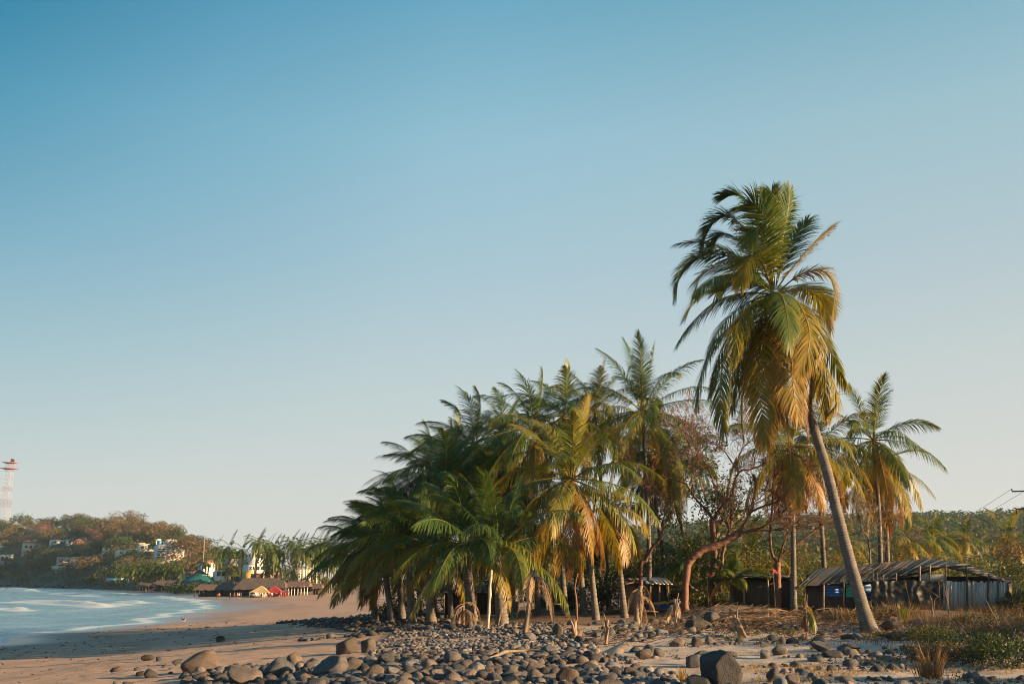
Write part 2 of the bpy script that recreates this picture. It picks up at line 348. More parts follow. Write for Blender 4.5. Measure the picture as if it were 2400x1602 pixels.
# ------------------------------------------------------------------ ground sheet
def build_ground():
    r = [0.0]; x = 1.5
    while x < 14: r.append(x); x *= 1.06
    while x < 45: r.append(x); x *= 1.0046
    while x < 130: r.append(x); x *= 1.0085
    while x < 2500: r.append(x); x *= 1.045
    r = np.array(r)
    an = np.concatenate([np.arange(-36, 36.01, .22), np.arange(37, 90, 1.5), np.arange(90, 270, 5.0), np.arange(270, 323.9, 1.5)])
    an = np.radians(an); nr, na = len(r), len(an)
    X = r[:, None] * np.sin(an)[None]; Y = r[:, None] * np.cos(an)[None]
    Z = H(X, Y)
    V = np.stack([X, Y, Z], -1).reshape(-1, 3)
    i = np.arange(nr - 1)[:, None] * na; j = np.arange(na)[None]; j2 = (j + 1) % na
    q = np.stack([i + j, i + na + j, i + na + j2, i + j2], -1).reshape(-1, 4)
    b = B(); b.add(V, q)
    o = b.build('beach_ground', M['ground'], smooth=True); tag(o, kind='structure')
    x, y = V[:, 0], V[:, 1]; s = shore_s(x, y)
    n1 = fbm(x / 6, y / 9); n2 = fbm(x / 1.5, y / 1.5); n3 = vnoise(x / 25, y / 12)
    wet = np.clip(1 - sstep(1.0, 8.5, s + 6 * (n1 - .5) + 3 * (n3 - .5)), 0, 1)
    damp = 1 - sstep(10, 22, s + 7 * (n1 - .5) * 2)
    c = np.array([.45, .325, .255])[None] + 0 * V
    c = c * (1 - damp[:, None]) + np.array([.42, .30, .238]) * damp[:, None]
    c = c * (1 - wet[:, None]) + np.array([.22, .16, .135]) * wet[:, None]
    for s0, wd, k_ in ((7.5, .7, .22), (11.5, .5, .16), (16, .9, .2), (23, 1.1, .18)):
        c = c * (1 - k_ * np.exp(-((s - s0 - 3.2 * (n1 - .5) - 1.5 * np.sin(y * .07 + s0)) / wd) ** 2) * (.4 + n2))[:, None]
    pale = sstep(-2, 7, x + 3 * (n1 - .5)) * np.exp(-((y - 30) / 40) ** 4) * sstep(30, 40, s)
    c = c * (1 - pale[:, None]) + np.array([.43, .385, .35]) * pale[:, None]
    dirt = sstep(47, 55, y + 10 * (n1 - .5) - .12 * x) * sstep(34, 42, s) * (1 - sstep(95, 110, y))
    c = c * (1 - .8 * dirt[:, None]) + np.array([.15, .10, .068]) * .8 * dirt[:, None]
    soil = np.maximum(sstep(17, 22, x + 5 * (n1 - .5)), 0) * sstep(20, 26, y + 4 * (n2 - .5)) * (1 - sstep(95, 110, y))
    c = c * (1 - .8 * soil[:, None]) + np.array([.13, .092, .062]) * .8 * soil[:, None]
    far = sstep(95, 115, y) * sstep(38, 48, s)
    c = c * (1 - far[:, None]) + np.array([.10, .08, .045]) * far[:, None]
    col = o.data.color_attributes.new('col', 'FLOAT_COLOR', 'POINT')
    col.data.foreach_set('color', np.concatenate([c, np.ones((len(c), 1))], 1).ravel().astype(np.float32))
    w = o.data.attributes.new('wet', 'FLOAT', 'POINT'); w.data.foreach_set('value', wet.astype(np.float32))
    return o
build_ground()

# ------------------------------------------------------------------ sea with breaking waves
BREAK = [([(0, 1423), (30, 1421), (62, 1425)], .45, 3), ([(30, 1407), (110, 1409), (180, 1413), (248, 1418)], .75, 4), ([(250, 1411), (300, 1413)], .4, 3),
         ([(300, 1406), (335, 1409)], .45, 3), ([(390, 1397), (430, 1401)], .35, 3), ([(430, 1402), (475, 1404)], .3, 2.5),
         ([(-60, 1381), (20, 1379), (75, 1384)], 1.1, 9), ([(120, 1388), (230, 1394)], .4, 6)]
def build_sea():
    ys = [18.0]
    while ys[-1] < 1500: ys.append(ys[-1] * 1.0125)
    ys = np.array(ys); t = np.linspace(0, 1, 240) ** 1.35
    X = np.empty((len(ys), len(t))); Y = np.repeat(ys[:, None], len(t), 1)
    for k, y in enumerate(ys): X[k] = (wl(y) + 7) - t * (70 + .62 * y)
    x = X.ravel(); y = Y.ravel(); s = wl(y) - x
    ph = x * .10 + y * .16
    z = .012 + np.clip(s / 60, 0, 1) * (.14 * np.sin(ph * 1.1 + 2 * fbm(x / 60, y / 40)) + .08 * np.sin(ph * 2.7 + 3 * vnoise(x / 30, y / 20)))
    foam = np.full(len(x), .0)
    for line, hgt, wd in BREAK:
        P = np.array([[*at(u, v, 5.2 * FPX / (v - 1356))[:2]] for u, v in line]); P = spline(np.c_[P, 0 * P[:, :1]], 30)[:, :2]
        P = P[np.argsort(P[:, 0])]
        yc = np.interp(x, P[:, 0], P[:, 1]); inside = sstep(P[0, 0] - 6, P[0, 0] + 5, x) * (1 - sstep(P[-1, 0] - 5, P[-1, 0] + 6, x))
        d = y - yc + 1.2 * (vnoise(x / 5, y / 5) - .5); g = np.exp(-(d / wd) ** 2) * inside
        z = z + hgt * g * (.75 + .5 * vnoise(x / 7, y / 3))
        foam = foam + (1.35 if wd < 5 else .35) * np.exp(-((d + wd * .7) / (wd * 1.0)) ** 2) * inside * (.45 + .9 * vnoise(x / 4, y / 2))
    foam = foam - .08 + .42 * np.exp(-((s - 1.6) / 1.3) ** 2) + .16 * np.exp(-((s - 12 - 3 * np.sin(y * .11)) / 2.5) ** 2) * vnoise(x / 9, y / 14) + .16 * np.exp(-((s - 25 - 5 * np.sin(y * .06)) / 3) ** 2) + .07 * np.exp(-s / 70)
    b = B(); V = np.stack([x, y, z], -1); nc = len(t)
    i = np.arange(len(ys) - 1)[:, None] * nc; j = np.arange(nc - 1)[None]
    q = np.stack([i + j, i + nc + j, i + nc + j + 1, i + j + 1], -1).reshape(-1, 4)
    b.add(V, q, None, foam); o = b.build('sea_water', M['sea'], smooth=True); tag(o, kind='structure')
build_sea()

# ------------------------------------------------------------------ hills
HU = [-700, -300, 0, 60, 110, 180, 260, 310, 350, 400, 440, 480, 510, 560, 640, 760]
HSK = [1258, 1256, 1254, 1243, 1248, 1248, 1252, 1250, 1262, 1272, 1294, 1298, 1318, 1332, 1341, 1347]
HYS = [1300, 980, 735, 690, 650, 590, 530, 480, 450, 430, 420, 410, 400, 395, 390, 380]
def hill_left(x, y):
    u = 1200 + FPX * x / y; ys = np.interp(u, HU, HYS) + 4; yr = ys + 380
    top = (1356 - np.interp(u, HU, HSK)) / FPX * yr + 5.2
    up = sstep(0, 1, np.clip((y - ys) / (yr - ys), 0, 1) ** .85)
    z = 1.2 + (top - 1.2) * up + 2.5 * (fbm(x / 40, y / 40) - .5) * up
    return z * 1.0 - 2.0 * (y < ys) + np.where(y > yr, -(y - yr) * .12, 0)
def hill_right(x, y):
    u = 1200 + FPX * x / y
    sk = np.interp(u, [1000, 1300, 1480, 1760, 2000, 2100, 2180, 2260, 2330, 2400, 2500, 2800, 3300], [1330, 1290, 1262, 1246, 1240, 1238, 1232, 1236, 1231, 1224, 1222, 1230, 1240])
    top = (1356 - sk) / FPX * 900 + 5.2
    up = sstep(0, 1, np.clip((y - 330) / (900 - 330), 0, 1) ** .9)
    return 2.6 + (top - 2.6) * up + 6 * (fbm(x / 110, y / 110) - .5) * up + np.where(y > 900, -(y - 900) * .1, 0)
def grid_hill(name, us, ys, fn):
    Y = np.repeat(ys[:, None], len(us), 1); X = (us[None] - 1200) / FPX * Y; Z = fn(X, Y); nc = len(us)
    i = np.arange(len(ys) - 1)[:, None] * nc; j = np.arange(nc - 1)[None]
    q = np.stack([i + j, i + j + 1, i + nc + j + 1, i + nc + j], -1).reshape(-1, 4)
    b = B(); b.add(np.stack([X, Y, Z], -1).reshape(-1, 3), q); o = b.build(name, M['hillsoil'], smooth=True); tag(o, kind='structure')
grid_hill('hill_headland', np.arange(-700, 765, 12.0), np.concatenate([np.arange(385, 1150, 8.0), np.arange(1150, 2000, 50)]), hill_left)
grid_hill('hill_inland', np.arange(1000, 3300, 14.0), np.concatenate([np.arange(330, 960, 14.0), np.arange(960, 1700, 60)]), hill_right)

# ------------------------------------------------------------------ foliage
def leaf_cloud(b, blobs, n, size, tone=(.2, .8), m=0, flat=.35, shell=.55):
    """n leaf-shaped quads per blob; blob = (cx,cy,cz, rx,ry,rz)"""
    for (cx, cy, cz, rx, ry, rz) in blobs:
        d = nrm(RNG.normal(size=(n, 3))); r = U(shell, 1.08, n) ** .8
        P = np.array([cx, cy, cz]) + d * r[:, None] * np.array([rx, ry, rz])
        w = nrm(RNG.normal(size=(n, 3)) + np.array([0, 0, .1])); nn = nrm(d * .7 + RNG.normal(size=(n, 3)) * .6 + np.array([0, 0, flat]))
        w = nrm(w - nn * np.sum(w * nn, 1, keepdims=True)); v = np.cross(nn, w)
        s = size * U(.6, 1.35, n)[:, None]
        V = np.stack([P - w * s, P + v * s * .42 - nn * s * .1, P + w * s - nn * s * .25, P - v * s * .42 - nn * s * .1], 1).reshape(-1, 3)
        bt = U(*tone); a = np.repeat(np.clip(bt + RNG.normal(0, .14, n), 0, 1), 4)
        b.add(V, np.arange(4 * n).reshape(-1, 4), None, a, m)
def limb(b, p0, d, Ln, r, depth, tips, sides=5, bend=.35, up=.15, kids=(2, 3), m=0, rmin=.012):
    n = 5; P = [np.array(p0)]; dd = np.array(d, float)
    for k in range(n):
        dd = nrm(dd + RNG.normal(0, bend / n * 1.6, 3) + np.array([0, 0, up / n])); P.append(P[-1] + dd * Ln / n)
    P = np.array(P); tube(b, P, np.linspace(r, r * .62, n + 1), sides if r > .04 else 4 if r > .02 else 3, 0, m, False)
    if depth <= 0: tips.append(P[-1]); return
    for k in range(RNG.integers(kids[0], kids[1] + 1)):
        t = U(.45, 1.0); idx = min(n, int(t * n)); pp = P[idx] if k else P[-1]
        a = nrm(np.cross(dd, RNG.normal(size=3))); ang = U(.3, .95)
        limb(b, pp, dd * math.cos(ang) + a * math.sin(ang), Ln * U(.58, .82), max(r * U(.48, .66), rmin), depth - 1, tips, sides, bend, up, kids, m, rmin)
def broadleaf(name, label, cat, base, h, w, leaves=900, size=.16, tone=(.2, .7), mat='leaf', bark='greybark', group=None, nb=9, trunk_h=.35, kids=(2, 3)):
    e = empty(name, base, label, cat, group); o = np.array(base, float)
    b = B(); tips = []
    for k in range(RNG.integers(1, 3)):
        limb(b, o - [0, 0, .1], nrm(np.array([U(-.25, .25), U(-.25, .25), 1])), h * trunk_h * U(.9, 1.2), h * .022 + .03, 2, tips, 6, .4, .3, kids)
    b.build('trunk', M[bark], e, True)
    b = B(); bl = []
    for k in range(nb):
        t = RNG.choice(len(tips)); a = U(0, 6.28); rr = U(0, .95) ** .6 * w / 2; zz = o[2] + h * U(.42, .9) * (1 - .25 * (rr / (w / 2)) ** 2)
        s = w * U(.13, .24); bl.append((o[0] + rr * math.cos(a), o[1] + rr * math.sin(a), zz, s, s, s * U(.6, .85)))
    leaf_cloud(b, bl, leaves // nb, size, tone)
    b.build('crown', M[mat], e); return e
def bush(name, label, cat, base, w, d, h, leaves=700, size=.09, tone=(.2, .7), mat='leaf', group=None, nb=10, stems=6, stemmat='drybark'):
    e = empty(name, base, label, cat, group); o = np.array(base, float)
    b = B()
    for k in range(stems):
        a = U(0, 6.28); q = o + [U(-.3, .3) * w, U(-.3, .3) * d, -.05]; tp = q + [U(-.35, .35) * w, U(-.35, .35) * d, h * U(.6, 1.05)]
        tube(b, spline([q, (q + tp) / 2 + RNG.normal(0, .08, 3) * h, tp], 6), np.linspace(.028, .008, 6) * (h ** .5), 4)
    tag(b.build('stem', M[stemmat], e), kind='stuff')
    b = B(); bl = []
    for k in range(nb):
        x, y = U(-.42, .42), U(-.42, .42); f = max(.25, 1 - 1.6 * (x * x + y * y)); r = U(.16, .26)
        bl.append((o[0] + x * w, o[1] + y * d, o[2] + h * U(.25, .72) * f, r * w, r * d, r * h * 1.1))
    leaf_cloud(b, bl, leaves // nb, size, tone); b.build('foliage', M[mat], e); return e

# ------------------------------------------------------------------ coconut palms
Z3 = np.array([0, 0, 1.0])
def frond_mesh(b, C, L, hdir, dry, nl=64, llen=.95, lw=.055, lg=1.0, wind=(-.35, 0, 0), vee=.25, roll=0.0, lean=.75, m=0, t0=.14, sides=2):
    """C: rachis points; leaflets hang from both sides"""
    C = np.asarray(C, float); n = len(C); T = nrm(np.gradient(C, axis=0))
    tube(b, C, np.linspace(.045, .008, n) * (L / 5.0) ** .5, 3, np.clip(.42 + dry * .5, 0, 1), m, False)
    side0 = nrm(np.cross(hdir, Z3))
    t = np.repeat(np.linspace(t0, .995, nl) + U(-.006, .006, nl), 2); sg = np.tile([1.0, -1.0], nl); k = len(t)
    keep = RNG.random(k) > (.03 + .12 * dry); t = np.clip(t[keep], 0, 1); sg = sg[keep]; k = len(t)
    x = t * (n - 1); i0 = np.minimum(x.astype(int), n - 2); f = (x - i0)[:, None]
    P = C[i0] * (1 - f) + C[i0 + 1] * f; Tt = nrm(T[i0] * (1 - f) + T[i0 + 1] * f)
    S = nrm(side0[None] - Tt * np.sum(side0 * Tt, 1, keepdims=True)); Nn = np.cross(S, Tt)
    ph = (roll * t)[:, None]; S, Nn = S * np.cos(ph) + Nn * np.sin(ph), Nn * np.cos(ph) - S * np.sin(ph)
    A = (lean + .35 * (1 - t) - .45 * t ** 3 + RNG.normal(0, .07, k))[:, None]
    vv = (vee * (1 - .4 * t) + RNG.normal(0, .09, k))[:, None]
    d = nrm(Tt * np.cos(A) + (S * sg[:, None] * np.cos(vv) + Nn * np.sin(vv)) * np.sin(A))
    ll = llen * np.clip(.5 + 1.9 * t, 0, 1) * np.clip(1.55 - 1.15 * t ** 1.6, .35, 1) * U(.86, 1.12, k)
    w = np.array(wind) * U(.5, 1.3, k)[:, None]; g = (lg * U(.8, 1.25, k))[:, None]
    pts = [P]; dd = d; cur = P
    for q in range(3):
        u = (q + .6) / 3.0
        dd = nrm(dd + (-Z3 * g + w) * u * .62); cur = cur + dd * (ll / 3.0)[:, None]; pts.append(cur)
    wid = nrm(Tt - d * np.sum(Tt * d, 1, keepdims=True)) * (lw * U(.85, 1.15, k))[:, None]
    V = np.stack([P - wid * .35, P + wid * .35, pts[1] - wid * .5, pts[1] + wid * .5, pts[2] - wid * .36, pts[2] + wid * .36, pts[3]], 1).reshape(-1, 3)
    o = np.arange(k)[:, None] * 7
    q4 = np.concatenate([o + np.array([[0, 1, 3, 2]]), o + np.array([[2, 3, 5, 4]])]); t3 = o + np.array([[4, 5, 6]])
    base = np.clip(dry + RNG.normal(0, .07, k) + .10 * t ** 2, 0, 1)
    a = np.repeat(base[:, None], 7, 1) + np.array([0, 0, 0, 0, .04, .04, .16]); b.add(V, q4, t3, np.clip(a, 0, 1).ravel(), m)  # yellower tips: natural browning plus a little painted sunlight
def rachis(P0, az, el, L, droop, wind, n=13):
    d = np.array([math.cos(el) * math.cos(az), math.cos(el) * math.sin(az), math.sin(el)]); P = [np.array(P0, float)]
    for k in range(n - 1):
        t = (k + 1) / (n - 1)
        d = nrm(d + (-Z3 * droop * (.25 + 1.1 * t) + np.array(wind) * t) * (1.0 / (n - 1)) * 1.55); P.append(P[-1] + d * L / (n - 1))
    return np.array(P), np.array([math.cos(az), math.sin(az), 0])
def trunk_mesh(b, P, r0, r1, step=.16, sides=10, flare=1.6):
    Ltot = np.sum(np.linalg.norm(np.diff(P, axis=0), axis=1)); n = max(8, int(Ltot / step)) * 2
    C = spline(P, n); t = np.linspace(0, 1, n); r = r0 + (r1 - r0) * t ** .8; r = r * (1 + (flare - 1) * np.exp(-t * Ltot / .75))
    odd = (np.arange(n) % 2); r = r * np.where(odd, .945, 1.045) * (1 + .03 * RNG.normal(size=n)); a = np.where(odd, .75, .08) * U(.5, 1, n)
    tube(b, C, r, sides, a)
def palm(label, base, crown, name='coconut_palm', mid=None, nf=22, Lf=4.8, r0=.19, r1=.11, wind=(-.5, .05, 0), dryness=.12, nuts=0, droop=1.0, spike=True, nl=74, group=None, el0=76, el1=-52, skirt=0, lw=.046, leaf=1.42, flare=1.5, azb=None):
    base = np.asarray(base, float); crown = np.asarray(crown, float); e = empty(name, base, label, 'palm tree', group)
    P = [base - [0, 0, .25]] + ([np.asarray(q, float) for q in mid] if mid is not None else [base * .55 + crown * .45 + np.array([(base[0] - crown[0]) * .12, 0, 0])]) + [crown]
    b = B(); trunk_mesh(b, np.array(P), r0, r1, .16, 9, flare); b.build('trunk', M['bark'], e, True)
    nf = int(nf * 1.22)
    for i in range(nf):
        q = i / (nf - 1.0); az = i * 2.39996 + U(-.3, .3) if azb is None else azb + i * 2.39996 + U(-.3, .3)
        el = math.radians(el0 + (el1 - el0) * q ** .85 + U(-9, 9)); Lk = Lf * (.72 + .28 * min(1, q * 2.2 + .2)) * U(.9, 1.08)
        dr = droop * (.62 + 1.0 * q) * U(.8, 1.2); dry = float(np.clip(dryness + .42 * max(0, q - .55) / .45 + U(-.09, .12), 0, .78))
        st = crown + np.array([math.cos(az), math.sin(az), 0]) * .10 + [0, 0, .25 * (1 - q)]
        C, hd = rachis(st, az, el, Lk, dr, wind)
        b = B(); frond_mesh(b, C, Lk, hd, dry, nl, leaf * (.8 + .2 * min(1, q * 3)), lw, (.75 + 1.3 * min(1, q * 1.6) + .4 * U(0, 1)) * (1 if q > .15 else .6), (wind[0] * .9 - .12, 0, 0), .30 - .45 * q, U(-.9, .9), .66 + .16 * q)
        b.build('frond', M['frond'], e)
    for k in range(skirt):
        az = U(0, 6.28); C, hd = rachis(crown + [0, 0, -.1], az, math.radians(U(-75, -45)), Lf * U(.6, .85), 2.6, (wind[0] * .3, 0, 0))
        b = B(); frond_mesh(b, C, Lf, hd, U(.85, 1), 40, leaf * .7, lw, 1.9, (0, 0, 0), -.5, U(-.6, .6)); b.build('dead_frond', M['frond'], e)
    if spike:
        b = B(); tp = crown + np.array([wind[0] * .5 + U(-.2, .2), U(-.2, .2), Lf * U(.5, .62)]); tube(b, spline([crown, crown * .5 + tp * .5 + [.08, 0, 0], tp], 7), np.linspace(.05, .008, 7), 4, .25); b.build('spear_leaf', M['frond'], e)
    for k in range(nuts):
        az = U(0, 6.28); c = crown + np.array([math.cos(az) * .32, math.sin(az) * .32, -.22 - U(0, .35)])
        b = B(); uv = spline([[0, 0, -.15], [0, 0, 0], [0, 0, .15]], 6); tube(b, c + uv, np.array([.03, .10, .125, .12, .09, .02]), 7); b.build('coconut', M['nutgreen' if RNG.random() < .6 else 'husk'], e, True)
    return e
def far_palm_mesh(seed_h, Lf=5.0, nf=17):
    b = B(); h = seed_h; cx = U(-.8, .8); crown = np.array([cx, 0, h])
    tube(b, spline([[0, 0, -1], [cx * .25, 0, h * .5], crown], 12), np.linspace(.24, .13, 12), 5, .3, 1, False)
    for i in range(nf):
        q = i / (nf - 1.0); az = i * 2.39996 + U(-.3, .3); C, hd = rachis(crown, az, math.radians(66 - 130 * q ** .85 + U(-9, 9)), Lf * U(.85, 1.05), (.8 + 1.0 * q), (-.35, 0, 0), 8)
        frond_mesh(b, C, Lf, hd, float(np.clip(.18 + .4 * max(0, q - .5) + U(-.1, .1), 0, 1)), 15, 1.05, .17, .9 + .8 * q, (-.3, 0, 0), .2 - .4 * q, U(-.8, .8), .5 + .25 * q)
    return b.mesh('far_palm', [M['frond'], M['bark']])
# ------------------------------------------------------------------ the leaning foreground palm
def hero_palm():
    base = G(2040, 1480); D = base[1]; e = empty('coconut_palm', base, 'tall leaning coconut palm with a heavy skirt of golden hanging fronds', 'palm tree')
    tp = [(2040, 1486), (2017, 1405), (1991, 1312), (1965, 1212), (1936, 1095), (1907, 1000), (1862, 850), (1815, 690)]
    P = np.array([at(u, v, D + .02 * k) for k, (u, v) in enumerate(tp)])
    b = B(); trunk_mesh(b, P, .275, .165, .13, 16, 1.6); b.build('trunk', M['bark'], e, True)
    c = lambda x, y: (1500 + x / 2.2395, 400 + y / 2.2395)
    FR = [  # crop-pixel path, depth swing (m, - towards camera), dryness
        ([(700, 620), (640, 330), (540, 140), (430, 125)], .6, .15), ([(700, 600), (668, 300), (600, 175), (500, 200)], -.8, .25), ([(705, 600), (690, 350), (700, 200), (690, 115)], .8, .1),
        ([(715, 600), (745, 380), (775, 220), (788, 105)], .2, .2), ([(715, 600), (780, 400), (880, 260)], 1.0, .08), ([(695, 610), (650, 400), (620, 300), (570, 380)], -2.0, .3),
        ([(690, 600), (560, 330), (450, 230), (350, 300), (325, 410)], .9, .1), ([(690, 600), (540, 390), (430, 330), (355, 430)], 1.6, .08), ([(690, 620), (640, 480), (575, 450), (530, 600)], -2.2, .35),
        ([(690, 620), (520, 470), (330, 440), (215, 530), (185, 665)], .4, .15), ([(690, 625), (510, 500), (340, 530), (285, 640)], -.9, .2), ([(690, 635), (560, 590), (420, 600), (290, 680), (240, 760)], -.5, .2),
        ([(690, 650), (560, 640), (400, 685), (270, 800), (195, 905)], .3, .12), ([(725, 610), (800, 510), (900, 395), (1005, 298)], .3, .5), ([(735, 625), (840, 545), (960, 525), (1020, 620), (1010, 760)], -.6, .5),
        ([(735, 640), (850, 620), (950, 680), (1000, 830)], .9, .42), ([(725, 655), (810, 670), (880, 800), (885, 930), (830, 1065)], -1.9, .5), ([(735, 660), (880, 740), (985, 920), (1080, 1130)], .5, .3),
        ([(730, 670), (860, 800), (960, 1000), (1040, 1180), (1000, 1276)], -.7, .45), ([(690, 660), (600, 690), (525, 790), (490, 1000)], -1.8, .35), ([(690, 660), (520, 780), (380, 920), (305, 1130), (300, 1220)], .6, .3),
        ([(690, 670), (540, 830), (440, 1000), (420, 1200), (440, 1370)], -.8, .38), ([(690, 680), (600, 850), (560, 1050), (530, 1240), (545, 1420)], .8, .55), ([(700, 690), (640, 900), (620, 1100), (645, 1300), (660, 1430)], -1.2, .6),
        ([(705, 690), (690, 900), (700, 1100), (740, 1310)], .9, .6), ([(705, 700), (725, 950), (765, 1200), (790, 1490)], -.4, .95), ([(715, 700), (780, 900), (850, 1100), (885, 1390)], -.9, .85),
        ([(720, 680), (830, 850), (905, 1050), (880, 1340)], -.3, .8), ([(725, 680), (880, 900), (960, 1100), (985, 1290)], 1.1, .5), ([(690, 690), (620, 800), (580, 1000), (595, 1200)], 1.6, .3),
        ([(705, 690), (700, 900), (720, 1150), (700, 1380)], .6, .9), ([(720, 690), (790, 900), (800, 1100), (830, 1300)], -1.6, .62), ([(700, 640), (600, 560), (480, 560), (400, 640)], 2.2, .1), ([(725, 640), (830, 600), (930, 640), (990, 740)], 2.2, .2),
        ([(715, 650), (790, 760), (850, 900), (930, 1080)], 2.0, .25), ([(695, 690), (560, 900), (510, 1080), (480, 1250)], 1.8, .3)]
    for path, sw, dry in FR:
        n = len(path); pts = []
        for k, (x, y) in enumerate(path):
            t = k / (n - 1.0); pts.append(at(*c(x, y), D + sw * math.sin(min(1, t * 1.25) * math.pi / 2) + .1))
        C = spline(pts, 16); L = float(np.sum(np.linalg.norm(np.diff(C, axis=0), axis=1)))
        hd = C[9] - C[0]; hd[2] = 0
        if np.linalg.norm(hd) < .8: hd = np.array([.6, sw if abs(sw) > .2 else -.6, 0])
        hd = nrm(hd); q = 1 if path[-1][1] > 900 else .35
        b = B(); frond_mesh(b, C, L, hd, dry, int(34 + 17 * L), 1.42 if dry < .75 else .95, .05, .35 + .6 * q + (.6 if dry > .75 else 0), (-.15, 0, 0), .2 - .3 * q, U(-.35, .35), .78)
        b.build('frond' if dry < .75 else 'dead_frond', M['frond'], e)
    cr = at(1813, 690, D)
    for k in range(10):
        az = k * 2.39996 + .4; q = k / 9.0; L = U(4.6, 5.6)
        if math.cos(az) > .3 and q < .85: continue
        C, hd = rachis(cr, az, math.radians(70 - 95 * q), L, .9 + .9 * q, (-.18, 0, 0), 15)
        b = B(); frond_mesh(b, C, L, hd, U(.02, .2) + .15 * q, 90, 1.3, .05, .6 + .9 * q, (-.2, 0, 0), .2 - .3 * q, U(-.6, .6), .76); b.build('frond', M['frond'], e)
    for k in range(9):
        az = U(0, 6.28); cc = cr + np.array([math.cos(az) * .42, math.sin(az) * .42, -.3 - U(0, .5)])
        b = B(); tube(b, cc + spline([[0, 0, -.16], [0, 0, 0], [0, 0, .16]], 6), np.array([.03, .11, .135, .13, .1, .02]), 8); b.build('coconut', M['husk' if k % 2 else 'nutgreen'], e, True)
    return e
hero_palm()

# ------------------------------------------------------------------ the grove
def pD(label, ub, D, cuv, mids=(), dc=0.0, **kw):
    bx = (ub - 1200) / FPX * D
    # base column at ground; x from the pixel column at that depth
    z = float(H(bx, D, False)); v = proj(np.array([bx, D, z]))[1]; base = at(ub, v, D); base[2] = float(H(base[0], D))
    n = len(mids); mid = [at(u, v_, D + dc * (k + 1) / (n + 1)) for k, (u, v_) in enumerate(mids)] or None
    return palm(label, base, at(cuv[0], cuv[1], D + dc), mid=mid, **kw)
pD('tallest palm of the grove, upright fronds, just left of the leaning palm', 1523, 71, (1506, 968), [(1519, 1200)], nf=26, Lf=7.0, nuts=6, wind=(-.12, 0, 0), r0=.2, el0=88, dryness=.14, droop=.85)
pD('slender grove palm whose trunk stands right of the tallest palm, crown in shade', 1571, 75, (1538, 1065), [(1550, 1276), (1537, 1180)], nf=18, Lf=4.8, r0=.19, dryness=.2)
pD('slender palm behind the bare red tree, trunk leaning left', 1627, 78, (1572, 1085), [(1604, 1262), (1583, 1180)], nf=18, Lf=4.6, r0=.19, dryness=.22)
pD('bright sunlit palm in the middle of the grove with golden arching fronds and coconuts', 1398, 60, (1338, 1128), [(1382, 1300), (1366, 1208)], nf=24, Lf=5.9, nuts=9, wind=(-.15, 0, 0), dryness=.34, r0=.18, el0=80, el1=-62)
pD('tall palm rising behind the bright sunlit palm', 1370, 70, (1320, 980), [(1351, 1236)], nf=20, Lf=5.0, wind=(-.35, 0, 0), r0=.24, dryness=.22)
pD('tall palm with two upright spears above the middle of the grove', 1327, 68, (1249, 1012), [(1309, 1245), (1285, 1130)], nf=22, Lf=5.4, wind=(-.45, 0, 0), r0=.2, dryness=.14)
pD('small golden palm with few drooping fronds, right of the bright palm', 1465, 63, (1434, 1195), [(1448, 1290)], nf=12, Lf=3.4, wind=(.05, 0, 0), r0=.2, dryness=.5, el0=60, el1=-75, droop=1.3, skirt=2)
pD('dry-tipped palm crown between the middle palm and the tallest palm', 1428, 77, (1394, 965), nf=20, Lf=5.2, wind=(-.2, 0, 0), dryness=.36)
pD('high palm at the upper left shoulder of the grove', 1150, 76, (1112, 1045), [(1138, 1200)], nf=22, Lf=5.6, wind=(-.6, 0, 0), dryness=.1)
pD('stout low palm with a smooth ringed trunk beside the teal stool', 1178, 57, (1164, 1292), [(1170, 1370)], nf=13, Lf=5.6, wind=(-.2, 0, 0), r0=.33, r1=.24, dryness=.04, el0=84, nuts=4, flare=1.35, el1=-4, droop=.8)  # low dryness darkens these fronds in place of partial shade
pD('stout low palm leaning left behind the pale dead stick', 1109, 58, (1092, 1278), [(1098, 1360)], nf=16, Lf=5.0, wind=(-.4, 0, 0), r0=.32, r1=.22, dryness=.06, flare=1.35, el1=-10, droop=.8)
pD('mid-height palm left of centre with a spiky top', 1058, 70, (1040, 1132), [(1050, 1290)], nf=24, Lf=5.6, wind=(-.5, 0, 0), dryness=.1)
pD('low palm with a sunlit ringed trunk, fifth from the seaward end', 1013, 66, (1000, 1276), [(1004, 1370)], nf=16, Lf=5.0, wind=(-.55, 0, 0), r0=.3, r1=.2, dryness=.12, flare=1.4, el1=-8, droop=.8)
pD('low palm with a straight ringed trunk, fourth from the seaward end', 967, 67, (956, 1270), [(961, 1370)], nf=15, Lf=5.0, wind=(-.6, 0, 0), r0=.27, r1=.2, dryness=.2, flare=1.3, el1=-8, droop=.8)
pD('low palm, third from the seaward end of the grove', 944, 75, (928, 1268), [(937, 1365)], nf=16, Lf=5.2, wind=(-.7, 0, 0), r0=.26, r1=.18, dryness=.14, el1=-8, droop=.8)
pD('low palm, second from the seaward end of the grove', 922, 73, (896, 1280), [(908, 1380)], nf=16, Lf=4.8, wind=(-.75, 0, 0), r0=.25, r1=.18, dryness=.22, skirt=3, el1=-14, droop=.8)
pD('windblown palm at the seaward left end, fronds touching the stones', 880, 76, (862, 1304), nf=18, Lf=4.8, wind=(-.8, 0, 0), r0=.25, r1=.18, dryness=.2, skirt=2, el1=-24, droop=.85)
pD('palm at the back of the grove sloping down to the left', 985, 84, (962, 1195), nf=22, Lf=5.6, wind=(-.7, 0, 0), dryness=.08)
pD('windblown palm at the back near the seaward end', 915, 86, (880, 1268), nf=20, Lf=5.2, wind=(-.85, 0, 0), dryness=.1)
pD('dark palm in the shaded heart of the grove, left of the bright palm', 1210, 72, (1190, 1165), nf=22, Lf=5.4, wind=(-.4, 0, 0), dryness=.08)
